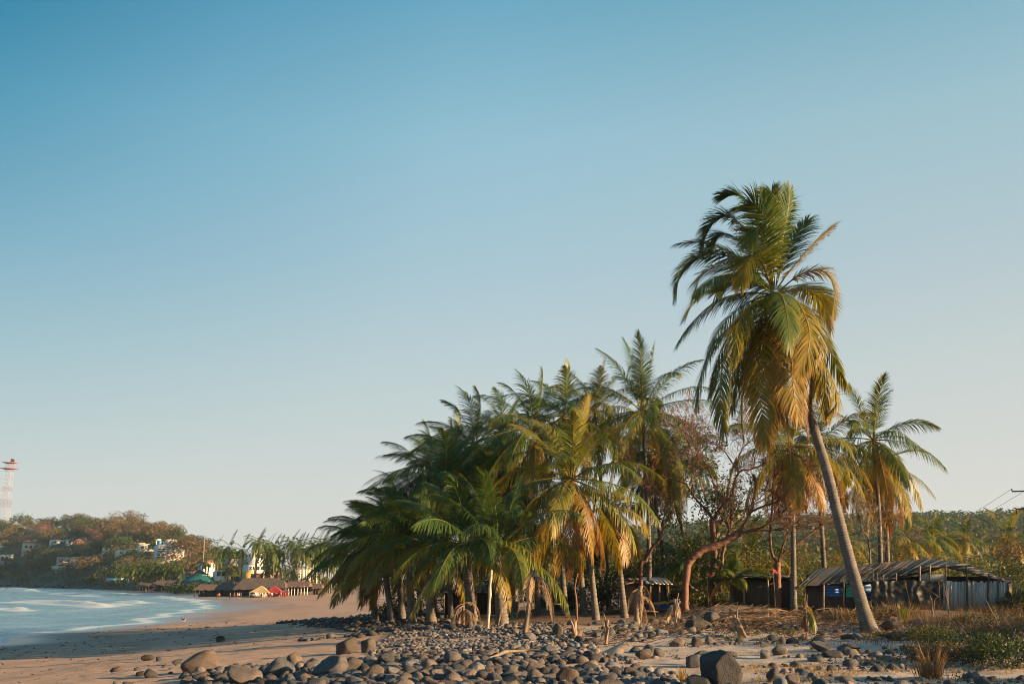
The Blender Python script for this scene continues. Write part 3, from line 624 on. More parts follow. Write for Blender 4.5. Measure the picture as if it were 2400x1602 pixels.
pD('palm with a thin pale trunk hidden behind the stout low palm', 1262, 70, (1240, 1235), [(1258, 1290)], nf=20, Lf=5.0, wind=(-.25, 0, 0), r0=.15, dryness=.16)
pD('rear palm filling the crown of the grove below the two spears', 1200, 86, (1180, 1100), nf=22, Lf=5.6, wind=(-.5, 0, 0), dryness=.06)
pD('rear palm filling the upper left shoulder below the high palm', 1020, 83, (1004, 1118), nf=22, Lf=5.6, wind=(-.6, 0, 0), dryness=.06)
pD('rear palm on the upper left skyline between the spiky and the high palm', 1085, 88, (1068, 1072), nf=22, Lf=5.6, wind=(-.55, 0, 0), dryness=.06)
pD('rear palm on the skyline right of the high palm', 1190, 90, (1178, 1022), nf=22, Lf=5.6, wind=(-.45, 0, 0), dryness=.1)
pD('rear palm low on the left slope of the grove', 940, 90, (922, 1222), nf=20, Lf=5.4, wind=(-.7, 0, 0), dryness=.06)
pD('palm right of the leaning palm, standing behind the shack, upper of two', 2066, 72, (2046, 1035), [(2060, 1200)], nf=22, Lf=5.6, wind=(.05, 0, 0), nuts=5, dryness=.2, r0=.2, el0=82, el1=-70)
pD('lower of the two palms behind the shack, with long hanging fronds', 2083, 75, (2064, 1092), [(2076, 1210)], nf=14, Lf=4.8, wind=(.1, 0, 0), dryness=.4, r0=.2, el0=40, el1=-80, droop=1.2, spike=False)
pD('palm between the leaning palm and the shack roof, fronds drooping right', 1937, 70, (1912, 1050), [(1928, 1270), (1921, 1180)], nf=20, Lf=5.0, wind=(.15, 0, 0), dryness=.34, r0=.19)
pD('straight palm left of the leaning trunk, crown hidden by hanging fronds', 1860, 62, (1853, 1050), [(1859, 1250)], nf=18, Lf=4.6, wind=(0, 0, 0), dryness=.42, r0=.2, skirt=4)
pD('young palm with a short trunk in front of the dark hut', 1716, 66, (1714, 1362), nf=12, Lf=2.6, wind=(-.1, 0, 0), r0=.12, r1=.1, dryness=.15, spike=False, leaf=.7, el0=70, el1=0)
pD('low sunlit palm in the thicket right of the bare red tree', 1750, 80, (1756, 1318), nf=16, Lf=4.6, wind=(.1, 0, 0), dryness=.32, el0=75, el1=-10)
pD('low dark palm in the thicket behind the debris heap', 1612, 74, (1606, 1325), nf=14, Lf=3.6, wind=(-.1, 0, 0), dryness=.08, el0=65, el1=-5)
pD('sunlit palm directly right of the two palms behind the shack, before the hillside', 2130, 120, (2122, 1270), nf=18, Lf=4.6, wind=(0, 0, 0), dryness=.35, nl=34, lw=.08)
pD('bushy sunlit palm above the peak of the shack roof', 2192, 150, (2186, 1262), nf=20, Lf=5.0, wind=(.1, 0, 0), dryness=.36, nl=32, lw=.09, el1=-65)
pD('lone round-headed palm in front of the misty hillside', 2262, 175, (2260, 1262), nf=20, Lf=5.2, wind=(-.05, 0, 0), dryness=.3, nl=30, lw=.1, el1=-65)
pD('sunlit palm near the right edge of the picture', 2380, 135, (2366, 1258), nf=20, Lf=5.6, wind=(-.05, 0, 0), dryness=.36, nl=34, lw=.09, el1=-65)
pD('far low palm behind the leaning trunk', 1985, 130, (1980, 1268), nf=16, Lf=4.8, wind=(.1, 0, 0), dryness=.3, nl=30, lw=.09)

# ------------------------------------------------------------------ bare red-barked trees
def bare_tree(label, D, paths, tw=3, mat='redbark', swing=1.2, Ltw=1.1):
    base = at(*paths[0][0][0], D); base[2] = float(H(base[0], D)) if paths[0][0][0][1] > 1340 else base[2]
    e = empty('bare_tree', base, label, 'tree'); b = B(); ends = []
    for k, (pts, r0, r1) in enumerate(paths):
        sw = 0 if k == 0 else U(-swing, swing); n = len(pts)
        P = np.array([at(u, v, D + sw * (i / (n - 1.0))) for i, (u, v) in enumerate(pts)])
        if k == 0: P[0] = base - [0, 0, .2]
        C = spline(P, n * 5); C[1:-1] += RNG.normal(0, .02, (len(C) - 2, 3)); tube(b, C, np.linspace(r0, r1 * 1.5, len(C)) * (1 + .06 * RNG.normal(size=len(C))), 7); ends.append((C, r1, k))
    b.build('trunk', M[mat], e, True)
    b = B(); tips = []
    for C, r1, k in ends:
        if k == 0: continue
        for _ in range(tw * 2 + 1):
            i = RNG.integers(len(C) // 2, len(C)); d = nrm(C[min(i, len(C) - 1)] - C[max(i - 3, 0)]); d = nrm(d + RNG.normal(0, .55, 3) + [0, 0, .25])
            limb(b, C[i], d, U(.7, 1.4) * Ltw, max(.02, r1 * .6), 4, tips, 4, .7, .12, (2, 3), 0, .0135)
    tag(b.build('twig', M[mat], e, True), kind='stuff'); return e, tips
tA, tipsA = bare_tree('bare red-barked tree with a thick trunk leaning right in front of the thicket', 63, [([(1603, 1400), (1608, 1345), (1621, 1310), (1640, 1293), (1667, 1281), (1702, 1266), (1733, 1248)], .24, .15),
    ([(1733, 1248), (1741, 1233), (1759, 1200), (1766, 1170), (1771, 1140), (1766, 1110)], .11, .05), ([(1733, 1248), (1760, 1242), (1782, 1236), (1810, 1221), (1849, 1186), (1866, 1160)], .10, .03),
    ([(1750, 1244), (1795, 1242), (1833, 1239), (1853, 1234), (1890, 1229)], .06, .025), ([(1759, 1200), (1792, 1184), (1815, 1178), (1850, 1150), (1872, 1120)], .07, .03), ([(1771, 1140), (1800, 1150), (1840, 1147), (1880, 1150), (1930, 1160)], .05, .02)], 3)
tB, tipsB = bare_tree('bare forked red-barked tree spreading its twigs above the grove floor', 67, [([(1664, 1395), (1668, 1352), (1675, 1312), (1673, 1270), (1670, 1218)], .26, .15),
    ([(1670, 1218), (1655, 1195), (1640, 1179), (1622, 1155), (1610, 1137), (1585, 1124), (1552, 1118)], .11, .035), ([(1670, 1218), (1685, 1195), (1698, 1179), (1716, 1160), (1721, 1130), (1734, 1105), (1767, 1096), (1812, 1080), (1850, 1090)], .12, .03),
    ([(1698, 1179), (1682, 1152), (1675, 1140), (1666, 1112), (1650, 1080), (1630, 1050), (1615, 1010)], .07, .025), ([(1734, 1105), (1715, 1082), (1700, 1060), (1679, 1043), (1655, 1028)], .06, .02), ([(1730, 1106), (1730, 1075), (1742, 1050), (1760, 1030)], .06, .02),
    ([(1685, 1385), (1690, 1330), (1700, 1270), (1712, 1232), (1716, 1190)], .14, .06), ([(1622, 1155), (1622, 1100), (1625, 1070), (1610, 1030), (1605, 990)], .05, .02), ([(1767, 1096), (1768, 1060), (1775, 1035)], .04, .015)], 5, 'redbark', 1.6)
tC, tipsC = bare_tree('slim curved red-barked tree beside the tallest palm', 66, [([(1500, 1425), (1502, 1370), (1502, 1325), (1514, 1312), (1529, 1283), (1546, 1262), (1556, 1218)], .13, .07),
    ([(1556, 1218), (1558, 1195), (1571, 1178), (1575, 1160)], .05, .02), ([(1556, 1220), (1539, 1205), (1527, 1180), (1518, 1150)], .045, .02), ([(1558, 1197), (1550, 1180), (1540, 1150), (1520, 1120)], .04, .015)], 0)
tD, tipsD = bare_tree('bare red-barked tree forking low in front of the dark hut', 63, [([(1822, 1388), (1822, 1350), (1821, 1319)], .19, .15),
    ([(1821, 1319), (1808, 1290), (1805, 1241), (1811, 1190), (1812, 1140), (1816, 1100)], .10, .04), ([(1823, 1317), (1831, 1294), (1843, 1256), (1852, 1239), (1856, 1205)], .07, .03), ([(1824, 1315), (1843, 1290), (1865, 1276), (1906, 1245), (1951, 1213), (1975, 1195)], .08, .03),
    ([(1805, 1241), (1835, 1236), (1870, 1235), (1905, 1232)], .04, .018), ([(1843, 1256), (1846, 1225), (1840, 1190), (1838, 1160)], .04, .015)], 3)
tE, tipsE = bare_tree('thin bare grey tree rising behind the shack roof, left of its two palms', 68, [([(2040, 1345), (2038, 1290), (2034, 1260), (2020, 1240), (2017, 1222)], .07, .04), ([(2036, 1275), (2050, 1255), (2048, 1235), (2070, 1220)], .04, .015), ([(2038, 1285), (2060, 1275), (2100, 1262), (2140, 1245)], .04, .012), ([(2034, 1260), (2026, 1230), (2022, 1200)], .03, .01)], 2, 'greybark', 1, .8)
# sparse leaves still on the bare trees' twigs
for e, tips, n in ((tB, tipsB, 5), (tA, tipsA, 3)):
    b = B(); T_ = np.array(tips); sel = T_[RNG.random(len(T_)) < .12]
    leaf_cloud(b, [(p[0], p[1], p[2], .22, .22, .16) for p in sel], n, .05, (.5, 1), shell=.2); tag(b.build('leaf_spray', M['leaf'], e), kind='stuff')

# ------------------------------------------------------------------ thicket behind the grove
def gz(x, y): return float(H(x, y, False))
def tree_px(label, u, D, h, w, **kw):
    x = (u - 1200) / FPX * D * 1.0; return broadleaf(kw.pop('name', 'broadleaf_tree'), label, 'tree', (x, D, gz(x, D)), h, w, **kw)
tree_px('dark leafy tree rising behind the tallest palm and the bare tree', 1640, 88, 17.5, 9.5, leaves=5200, size=.17, tone=(.05, .4), nb=26)
tree_px('sunlit sparse tree beside the thin palm behind the bare tree', 1640, 72, 6.6, 5.0, leaves=3000, size=.10, tone=(.35, .95), nb=26)
tree_px('yellow-green leafy tree right of the bare forked tree', 1720, 74, 5.6, 5.5, leaves=3400, size=.10, tone=(.4, 1), nb=26)
tree_px('yellow-green leafy tree behind the dark hut', 1880, 80, 5.2, 6.0, leaves=3800, size=.10, tone=(.4, 1), nb=26)
tree_px('leafy tree behind the leaning trunk', 1975, 82, 5.0, 5.0, leaves=3000, size=.10, tone=(.3, .85), nb=22)
tree_px('green tree left of the small golden palm', 1405, 76, 6.2, 4.6, leaves=3200, size=.11, tone=(.2, .75), nb=22)
tree_px('green bushy tree behind the tan mat wall', 1490, 82, 5.0, 5.5, leaves=3400, size=.11, tone=(.25, .85), nb=24)
tree_px('leafy tree behind the curved slim tree', 1560, 80, 5.6, 5.0, leaves=3200, size=.11, tone=(.3, .9), nb=24)
tree_px('orange-leaved tree at the right edge behind the shack', 2395, 84, 6.4, 6.0, leaves=3400, size=.11, tone=(.55, 1), nb=22, mat='leaf_dry')
tree_px('dark green tree behind the right end of the shack', 2320, 78, 4.0, 6.0, leaves=3200, size=.10, tone=(.1, .5), nb=22)
tree_px('pale dry shrub tree between the golden palm and the tallest palm', 1455, 96, 6.4, 6, leaves=2000, size=.10, tone=(.3, .9), nb=22, mat='leaf_dry')
tree_px('green tree over the shack ridge below the bushy palm', 2110, 95, 5.4, 6.5, leaves=3200, size=.11, tone=(.3, .9), nb=24)
tree_px('olive tree between the shack ridge and the lone palm', 2230, 120, 5.5, 9, leaves=2800, size=.15, tone=(.15, .6), nb=20)
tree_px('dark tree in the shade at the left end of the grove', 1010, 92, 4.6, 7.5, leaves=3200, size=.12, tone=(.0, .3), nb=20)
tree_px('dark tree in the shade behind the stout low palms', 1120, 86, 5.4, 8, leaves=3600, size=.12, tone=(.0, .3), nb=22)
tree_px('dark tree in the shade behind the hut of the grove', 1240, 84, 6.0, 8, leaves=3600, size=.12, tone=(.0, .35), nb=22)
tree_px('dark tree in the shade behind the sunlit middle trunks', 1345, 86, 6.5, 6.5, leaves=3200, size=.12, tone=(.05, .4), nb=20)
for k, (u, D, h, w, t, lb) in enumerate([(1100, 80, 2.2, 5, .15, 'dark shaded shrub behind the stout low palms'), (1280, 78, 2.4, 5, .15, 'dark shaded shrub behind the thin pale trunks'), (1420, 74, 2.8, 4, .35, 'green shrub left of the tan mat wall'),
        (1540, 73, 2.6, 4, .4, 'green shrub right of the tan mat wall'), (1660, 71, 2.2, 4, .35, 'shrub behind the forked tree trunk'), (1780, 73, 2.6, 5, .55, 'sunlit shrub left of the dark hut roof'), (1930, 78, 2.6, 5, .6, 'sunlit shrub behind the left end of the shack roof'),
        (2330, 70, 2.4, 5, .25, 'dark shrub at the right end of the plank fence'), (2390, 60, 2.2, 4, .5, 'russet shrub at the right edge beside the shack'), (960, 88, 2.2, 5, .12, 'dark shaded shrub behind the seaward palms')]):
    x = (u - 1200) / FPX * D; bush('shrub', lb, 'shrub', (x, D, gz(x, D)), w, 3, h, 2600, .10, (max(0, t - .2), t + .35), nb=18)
# ------------------------------------------------------------------ the shack
def quad_px(c4): return np.array([at(u, v, D) for u, v, D in c4])
def shack():
    base = at(2110, 1437, 62); base[2] = gz(base[0], 62)
    e = empty('shack', base, 'low weathered beach shack with a patched sheet roof, black tarp and plank wall', 'shack')
    fl = 61.6
    b = B(); slab(b, quad_px([(1890, 1432, 66.6), (2372, 1430, 66.6), (2372, 1352, 66.6), (1890, 1345, 66.6)]), .1); slab(b, quad_px([(1884, 1442, 62.2), (1884, 1432, 66.5), (1900, 1345, 66.5), (1890, 1372, 62.2)]), .08); b.build('shade_back_wall', M['darkwood'], e)
    # roof: sheets laid from eave to ridge, each its own piece
    rf = B(); slab(rf, quad_px([(1878, 1371, 62.2), (2096, 1353.5, 62.2), (2171, 1312, 66.4), (1920, 1336, 66.4)]), .05); roof = rf.build('roof', M['darkwood'], e)
    ns = 46
    for k in range(ns):
        t0 = k / ns; t1 = (k + 1) / ns + .004; w = U(-.006, .012); ln = U(-.05, .03)
        E0 = at(1867 + (2098 - 1867) * t0, 1376 - 20 * t0, fl); E1 = at(1867 + (2098 - 1867) * t1, 1376 - 20 * t1, fl)
        R0 = at(1914 + (2172 - 1914) * t0, 1334 - 24 * t0, 66.6); R1 = at(1914 + (2172 - 1914) * t1, 1334 - 24 * t1, 66.6)
        up = np.array([0, 0, .03 + .025 * RNG.random()]); tw = np.array([0, 0, U(-.01, .02)])
        b = B(); q = [E0 + (E0 - R0) * ln + up, E1 + (E1 - R1) * ln + up + tw, R1 + up + tw, R0 + up]; slab(b, q, .02); b.build('roof_sheet', M['roofsheet'], roof)
    for k in range(16):   # loose palm ribs and battens lying on the roof
        t = U(0, 1); E0 = at(1880 + 215 * t, 1374 - 20 * t, 61.9); R0 = at(1930 + 235 * min(1, t + U(-.1, .15)), 1334 - 23 * t, 66.4); f0, f1 = U(0, .3), U(.5, 1)
        b = B(); tube(b, [E0 + (R0 - E0) * f0 + [0, 0, .11], E0 + (R0 - E0) * f1 + [0, 0, .13]], .03, 4); b.build('batten', M['darkwood'], roof)
    r2 = B(); slab(r2, quad_px([(2098, 1354, fl), (2150, 1347, fl), (2240, 1319, 66.6), (2172, 1310, 66.6)]), .05); right = r2.build('roof_patch', M['roofsheet'], e)
    for k in range(9):
        t0, t1 = k / 9, (k + 1) / 9 + .01; b = B(); z = np.array([0, 0, .06 + .05 * RNG.random()])
        slab(b, np.array([at(2098 + 120 * t0, 1354 - 24 * t0, fl), at(2098 + 120 * t1, 1354 - 24 * t1, fl), at(2172 + 102 * t1, 1310 + 14 * t1, 66.6), at(2172 + 102 * t0, 1310 + 14 * t0, 66.6)]) + z, .02); b.build('roof_sheet', M['roofsheet'], right)
    b = B(); slab(b, quad_px([(2222, 1328, fl), (2368, 1364, fl), (2372, 1362, 66.6), (2274, 1322, 66.6)]), .07); hip = b.build('roof_end', M['darkwood'], e)
    for k in range(7):
        t = k / 6; b = B(); tube(b, [at(2222 + 146 * t, 1327 + 36 * t, fl - .1) + [0, 0, .03], at(2274 + 98 * t, 1322 + 43 * t, 66.7) + [0, 0, .05]], .035, 5); b.build('rafter', M['darkwood'], hip)
    b = B(); tube(b, [at(2220, 1327.5, fl - .12), at(2369, 1365, fl - .12)], .045, 5); b.build('rafter', M['darkwood'], hip)
    # eave trim: corrugated edge
    b = B(); n = 60
    P = np.array([at(1978 + 116 * k / n, 1366.5 - 10 * k / n, 61.45) + [0, 0, .03 * math.sin(k * 1.6)] for k in range(n + 1)]); V = np.concatenate([P, P + [0, .9, .12]]); i = np.arange(n); b.add(V, np.stack([i, i + 1, i + n + 2, i + n + 1], -1)); b.build('eave_sheet', M['steel'], e)
    # painted wall panels
    for (u0, u1, v0, v1, m) in ((1930, 1974, 1371, 1398, 'bluepaint'), (1983, 2010, 1369, 1399, 'tealpaint'), (2010, 2041, 1367, 1407, 'bluepaint')):
        b = B(); nb_ = 4
        for k in range(nb_):
            a0 = v0 + (v1 - v0) * k / nb_; a1 = v0 + (v1 - v0) * (k + .96) / nb_; slab(b, quad_px([(u0, a1, 62), (u1, a1, 62), (u1, a0, 62), (u0, a0, 62)]), .04)
        b.build('painted_panel', M[m], e)
    b = B(); slab(b, quad_px([(1888, 1437, 62.3), (2045, 1437, 62.3), (2045, 1362, 62.3), (1888, 1371, 62.3)]), .05); b.build('front_wall', M['darkwood'], e)
    b = B(); slab(b, quad_px([(2156, 1364, 61.62), (2216, 1364, 61.62), (2216, 1345, 61.62), (2156, 1345, 61.62)]), .04); b.build('white_board', M['grey'], e)
    b = B(); slab(b, quad_px([(2209, 1440, 61.7), (2228, 1440, 61.7), (2227, 1360, 61.7), (2209, 1360, 61.7)]), .05); b.build('white_panel', M['white'], e)
    # plank wall
    w = B(); slab(w, quad_px([(2228, 1372, 61.95), (2362, 1372, 61.95), (2362, 1367, 61.95), (2228, 1367, 61.95)]), .05); slab(w, quad_px([(2228, 1428, 61.95), (2362, 1428, 61.95), (2362, 1423, 61.95), (2228, 1423, 61.95)]), .05); wall = w.build('plank_wall', M['darkwood'], e)
    u = 2228.0
    while u < 2361:
        wd = U(2.6, 4.6); tp = 1361 + U(-3, 2.5) + (u - 2228) * .012; bt = 1438 + U(-2, 2); ln = U(-.8, .8); y0 = U(-.03, .03)
        b = B(); slab(b, quad_px([(u, bt, 61.45 + y0), (u + wd - .35, bt, 61.45 + y0), (u + wd - .35 + ln, tp, 61.45 + y0), (u + ln, tp, 61.45 + y0)]), .025); b.build('plank', M['paleplank'], wall); u += wd
    for (uu, t, bt, r, m) in ((2155, 1325, 1436, .055, 'drybark'), (2181, 1324, 1436, .05, 'drybark'), (2216, 1322, 1440, .06, 'drybark'), (2265, 1326, 1440, .06, 'darkwood'), (2316, 1344, 1440, .055, 'darkwood'), (2340, 1354, 1440, .045, 'darkwood'), (2100, 1342, 1437, .04, 'drybark'), (2046, 1333, 1437, .05, 'darkwood'), (2056, 1340, 1437, .05, 'darkwood'), (2069, 1346, 1370, .04, 'drybark'), (1930, 1370, 1440, .06, 'drybark'), (1977, 1366, 1440, .05, 'darkwood'), (2362, 1364, 1440, .06, 'darkwood')):
        b = B(); dp = 61.3; p0 = at(uu + U(-1, 1), bt, dp); p0[2] = gz(p0[0], dp) - .1; tube(b, spline([p0, (p0 + at(uu, t, dp)) / 2 + RNG.normal(0, .03, 3), at(uu + U(-1.5, 1.5), t, dp)], 7), np.linspace(r, r * .85, 7), 6); b.build('post', M[m], e, True)
    b = B(); tube(b, [at(2150, 1330, 61.4), at(2226, 1325, 61.4)], .05, 5); b.build('beam', M['drybark'], e)
    # black tarp
    nx, ny = 60, 34; U_, V_ = np.meshgrid(np.linspace(0, 1, nx), np.linspace(0, 1, ny))
    uu = 2043 + 168 * U_; vv = 1360 + 78 * V_ + 1.5 * np.sin(U_ * 9) * (1 - V_); d = 61.2 + .35 * (fbm(U_ * 5, V_ * 2.2) - .5) + .30 * (fbm(U_ * 7 + V_ * 3, V_ * 1.5 + 4) - .47) * sstep(.2, .5, U_) + .05 * np.sin(U_ * 48 + 9 * fbm(U_ * 6, V_ * 3)) * (1 - V_)
    vv = vv + 3 * (vnoise(U_ * 14, 0 * V_) - .5) * (V_ > .97)
    P = np.array([at(a, c, dd) for a, c, dd in zip(uu.ravel(), vv.ravel(), d.ravel())]); i = np.arange(ny - 1)[:, None] * nx; j = np.arange(nx - 1)[None]
    b = B(); b.add(P, np.stack([i + j, i + nx + j, i + nx + j + 1, i + j + 1], -1).reshape(-1, 4)); b.build('tarp', M['tarp'], e, True)
    for (u0, v0, u1, v1) in ((2146, 1362, 2204, 1400), (2120, 1360, 2136, 1425), (2200, 1362, 2206, 1436)):
        b = B(); tube(b, [at(u0, v0, 60.75), at(u1, v1, 60.75)], .02, 4); b.build('tie_rope', M['drybark'], e)
    return e
shack()
# upended dark board leaning on the right end of the shack
b = B(); o = at(2366, 1436, 61.2); o[2] = gz(o[0], 61.2)
t = np.linspace(0, 2 * math.pi, 25)[:-1]; V0 = np.stack([.24 * np.cos(t) + .12 * np.sin(t), 0 * t + .1 * np.sin(t), .72 + .72 * np.sin(t)], -1)
b.add(np.concatenate([V0 + o, V0 + o + [0, .06, 0], [o + [0, 0, .72], o + [0, .06, .72]]]), np.stack([np.arange(24), (np.arange(24) + 1) % 24, (np.arange(24) + 1) % 24 + 24, np.arange(24) + 24], -1), np.concatenate([np.stack([np.arange(24), (np.arange(24) + 1) % 24, np.full(24, 48)], -1), np.stack([np.arange(24) + 24, (np.arange(24) + 1) % 24 + 24, np.full(24, 49)], -1)]))
tag(b.build('upended_board', M['rubber'], org=o), 'dark oval board leaning against the right end of the shack', 'board')

def hut(name, label, cat, u0, u1, vt, vb, D, dep, wall, roofm, rise=.6, post=True):
    base = at((u0 + u1) / 2, vb, D); base[2] = gz(base[0], D); e = empty(name, base, label, cat); z1 = at(u0, vt, D)[2]; x0 = at(u0, vb, D)[0]; x1 = at(u1, vb, D)[0]; zb = base[2] - .1
    b = B()
    for y in (D + dep, ): box(b, ((x0 + x1) / 2, y, (z1 + zb) / 2), (x1 - x0, .08, z1 - zb))
    box(b, (x0 + .04, D + dep / 2, (z1 + zb) / 2), (.08, dep, z1 - zb)); box(b, (x1 - .04, D + dep / 2, (z1 + zb) / 2), (.08, dep, z1 - zb)); box(b, ((x0 + x1) / 2, D + .3, (z1 * .45 + zb * .55)), (x1 - x0, .08, (z1 - zb) * .9)); b.build('wall', M[wall], e)
    b = B(); n = 7
    for k in range(n):
        a0 = x0 - .3 + (x1 - x0 + .6) * k / n; a1 = x0 - .3 + (x1 - x0 + .6) * (k + 1.02) / n; dz = U(0, .06); slab(b, [(a0, D - .4, z1 + dz), (a1, D - .4, z1 + dz), (a1, D + dep + .3, z1 + rise + dz), (a0, D + dep + .3, z1 + rise + dz)], .04)
    b.build('roof', M[roofm], e)
    if post:
        for k in range(3): b = B(); x = x0 + (x1 - x0) * k / 2; tube(b, [(x, D - .2, zb), (x + .03, D - .2, z1)], .06, 6); b.build('post', M['drybark'], e, True)
    return e
hut('hut', 'dark open hut with a flat roof left of the shack', 'hut', 1742, 1856, 1352, 1402, 65, 3.0, 'darkwood', 'roofsheet', .15)
hut('hut', 'tan mat-walled hut behind the small golden palm', 'hut', 1462, 1503, 1364, 1430, 68, 2.0, 'tan', 'thatch_red', .25, False)
hut('hut', 'dark lean-to with a sloping sheet roof behind the tallest palm', 'hut', 1524, 1566, 1368, 1425, 70, 2.2, 'darkwood', 'steel', .45)
hut('hut', 'teal-walled hut in the dark behind the grove trunks', 'hut', 1255, 1345, 1386, 1436, 78, 3, 'tealpaint', 'thatch', .5)
hut('hut', 'dark hut in the shade behind the stout low palms', 'hut', 1040, 1190, 1388, 1440, 76, 3, 'darkwood', 'thatch', .5)

# plastic stool, table, boat
def stool():
    o = G(1206, 1452); e = empty('plastic_stool', o, 'small teal plastic stool on the sand beside the stout palm', 'stool')
    b = B(); box(b, o + [0, 0, .40], (.34, .30, .035)); box(b, o + [0, 0, .375], (.30, .26, .02)); b.build('seat', M['tealpaint'], e)
    for sx in (-1, 1):
        for sy in (-1, 1): b = B(); tube(b, [o + [sx * .16, sy * .14, 0], o + [sx * .13, sy * .11, .385]], [.026, .022], 5); b.build('leg', M['tealpaint'], e)
    for sx in (-1, 1): b = B(); tube(b, [o + [sx * .15, -.13, .12], o + [sx * .15, .13, .12]], .012, 4); b.build('stretcher', M['tealpaint'], e)
stool()
def table():
    o = at(1304, 1432, 69); o[2] = gz(o[0], 69); e = empty('table', o, 'pale wooden table in the shade of the grove', 'table')
    b = B(); box(b, o + [0, 0, .72], (.95, .6, .05)); b.build('table_top', M['paleplank'], e)
    for sx in (-1, 1):
        for sy in (-1, 1): b = B(); box(b, o + [sx * .4, sy * .22, .35], (.08, .08, .7)); b.build('leg', M['paleplank'], e)
table()
def boat(label, o, ang, L_, hullm, trimm):
    e = empty('small_boat', o, label, 'boat'); n = 12; prof = []
    c, s = math.cos(ang), math.sin(ang); R = np.array([[c, s, 0], [-s, c, 0], [0, 0, 1]])
    for k in range(n):
        t = k / (n - 1.0); w = .62 * (1 - .92 * t ** 3) * min(1, .7 + t); kl = .08 + .45 * t ** 3; tp = .62 + .28 * t ** 2; x = (t - .5) * L_
        prof.append([[x, -w, tp], [x, -w * .9, (tp + kl) / 2], [x, -w * .45, kl], [x, 0, kl - .06], [x, w * .45, kl], [x, w * .9, (tp + kl) / 2], [x, w, tp]])
    V = np.array(prof).reshape(-1, 3) @ R + o; i = np.arange(n - 1)[:, None] * 7; j = np.arange(6)[None]
    b = B(); b.add(V, np.stack([i + j, i + j + 1, i + 7 + j + 1, i + 7 + j], -1).reshape(-1, 4)); b.add(V[:7], None, [[0, k + 1, k] for k in range(1, 6)]); b.build('hull', M[hullm], e, True)
    for sd in (0, 6): b = B(); tube(b, V.reshape(n, 7, 3)[:, sd], .05, 5); b.build('gunwale', M[trimm], e)
    for k in (3, 6, 9): b = B(); r = V.reshape(n, 7, 3)[k]; tube(b, [r[0] - [0, 0, .12], r[6] - [0, 0, .12]], .07, 4); b.build('thwart', M[trimm], e)
p = at(1552, 1400, 69.5); p[2] = gz(p[0], 69.5); boat('blue rowing boat with yellow gunwales in the dark lean-to', p, .35, 2.6, 'bluepaint', 'ochre')
# red cloths
for (u, v, D, lb) in ((1657, 1342, 64, 'small red cloth hung on a stick behind the debris heap'), (1812, 1336, 62.5, 'small red cloth hung beside the low forking tree')):
    o = at(u, v, D); b = B(); n = 5; gz_ = gz(o[0], D); tube(b, [[o[0], o[1], gz_ - .1], o + [0, 0, .2]], .018, 4, 0, 1)
    for k in range(n): b.add([o + [-.02, .02, .18 - k * .07], o + [.16 + .04 * k, .06 * math.sin(k), .10 - k * .08], o + [.18 + .03 * k, .05 * math.cos(k), .02 - k * .08], o + [-.02, .02, .11 - k * .07]], [[0, 1, 2, 3]])
    tag(b.build('hanging_cloth', [M['red'], M['drybark']], org=o), lb, 'cloth')

# ------------------------------------------------------------------ power pole and wires
pb = at(2432, 1430, 95); pb[2] = gz(pb[0], 95); pe = empty('utility_pole', pb, 'utility pole at the right edge with two crossarms and insulators', 'pole')
top = at(2432, 1112, 95); b = B(); tube(b, [pb - [0, 0, .3], top], [.17, .11], 8); b.build('mast', M['darkwood'], pe, True)
arms = []
for (v, ul, ur) in ((1149, 2372, 2492), (1190, 2382, 2482)):
    a0, a1 = at(ul, v + 2, 95), at(ur, v - 2, 95); b = B(); tube(b, [a0, a1], .07, 5); arm = b.build('crossarm', M['darkwood'], pe); arms.append((a0, a1))
    for k in range(4):
        p = a0 + (a1 - a0) * (k / 3.0); b = B(); tube(b, np.array([p + [0, 0, .05 if v < 1160 else -.05], p + [0, 0, .16 if v < 1160 else -.2], p + [0, 0, .24 if v < 1160 else -.42]]), [.04, .075, .05], 6); b.build('insulator', M['rubber'], arm, True)
b = B(); tube(b, [at(2418, 1165, 95), at(2448, 1165, 95)], .3, 10); b.build('transformer', M['steel'], pe, True)
fx = at(2168, 1213, 700); fb = fx.copy(); fb[2] = float(hill_right(fb[0], 700)) - 1; e2 = empty('utility_pole', fb, 'far utility pole on the wooded hillside where the wires end', 'pole'); b = B(); tube(b, [fb, fx + [0, 0, .5]], [.25, .18], 6); b.build('mast', M['darkwood'], e2); b = B(); tube(b, [fx - [3, 0, 0], fx + [3, 0, 0]], .12, 4); b.build('crossarm', M['darkwood'], e2)
for k, (lb, s0, s1, sag) in enumerate((('upper thin wire running from the utility pole to the hill', arms[0][0] + [0, 0, .25], fx - [3, 0, 0], 5), ('middle thin wire running from the utility pole to the hill', arms[0][0] * .66 + arms[0][1] * .34 + [0, 0, .25], fx, 5.5), ('lowest thin wire running from the utility pole to the hill', arms[1][0] + [0, 0, -.4], fx + [3, 0, 0], 3.0),
        ('slack dark cable from the shack ridge to the utility pole', at(2183, 1303, 66.5), at(2432, 1232, 95), .9))):
    t = np.linspace(0, 1, 26)[:, None]; P = s0 * (1 - t) + s1 * t - np.array([0, 0, 1.0]) * sag * 4 * t * (1 - t); b = B(); tube(b, P, np.linspace(.018, .05, 26) if k < 3 else .018, 4); tag(b.build('wire', M['rubber']), lb, 'wire', 'overhead wires')
b = B(); tube(b, [at(2183, 1316, 66.5), at(2183, 1300, 66.5)], .03, 5); 
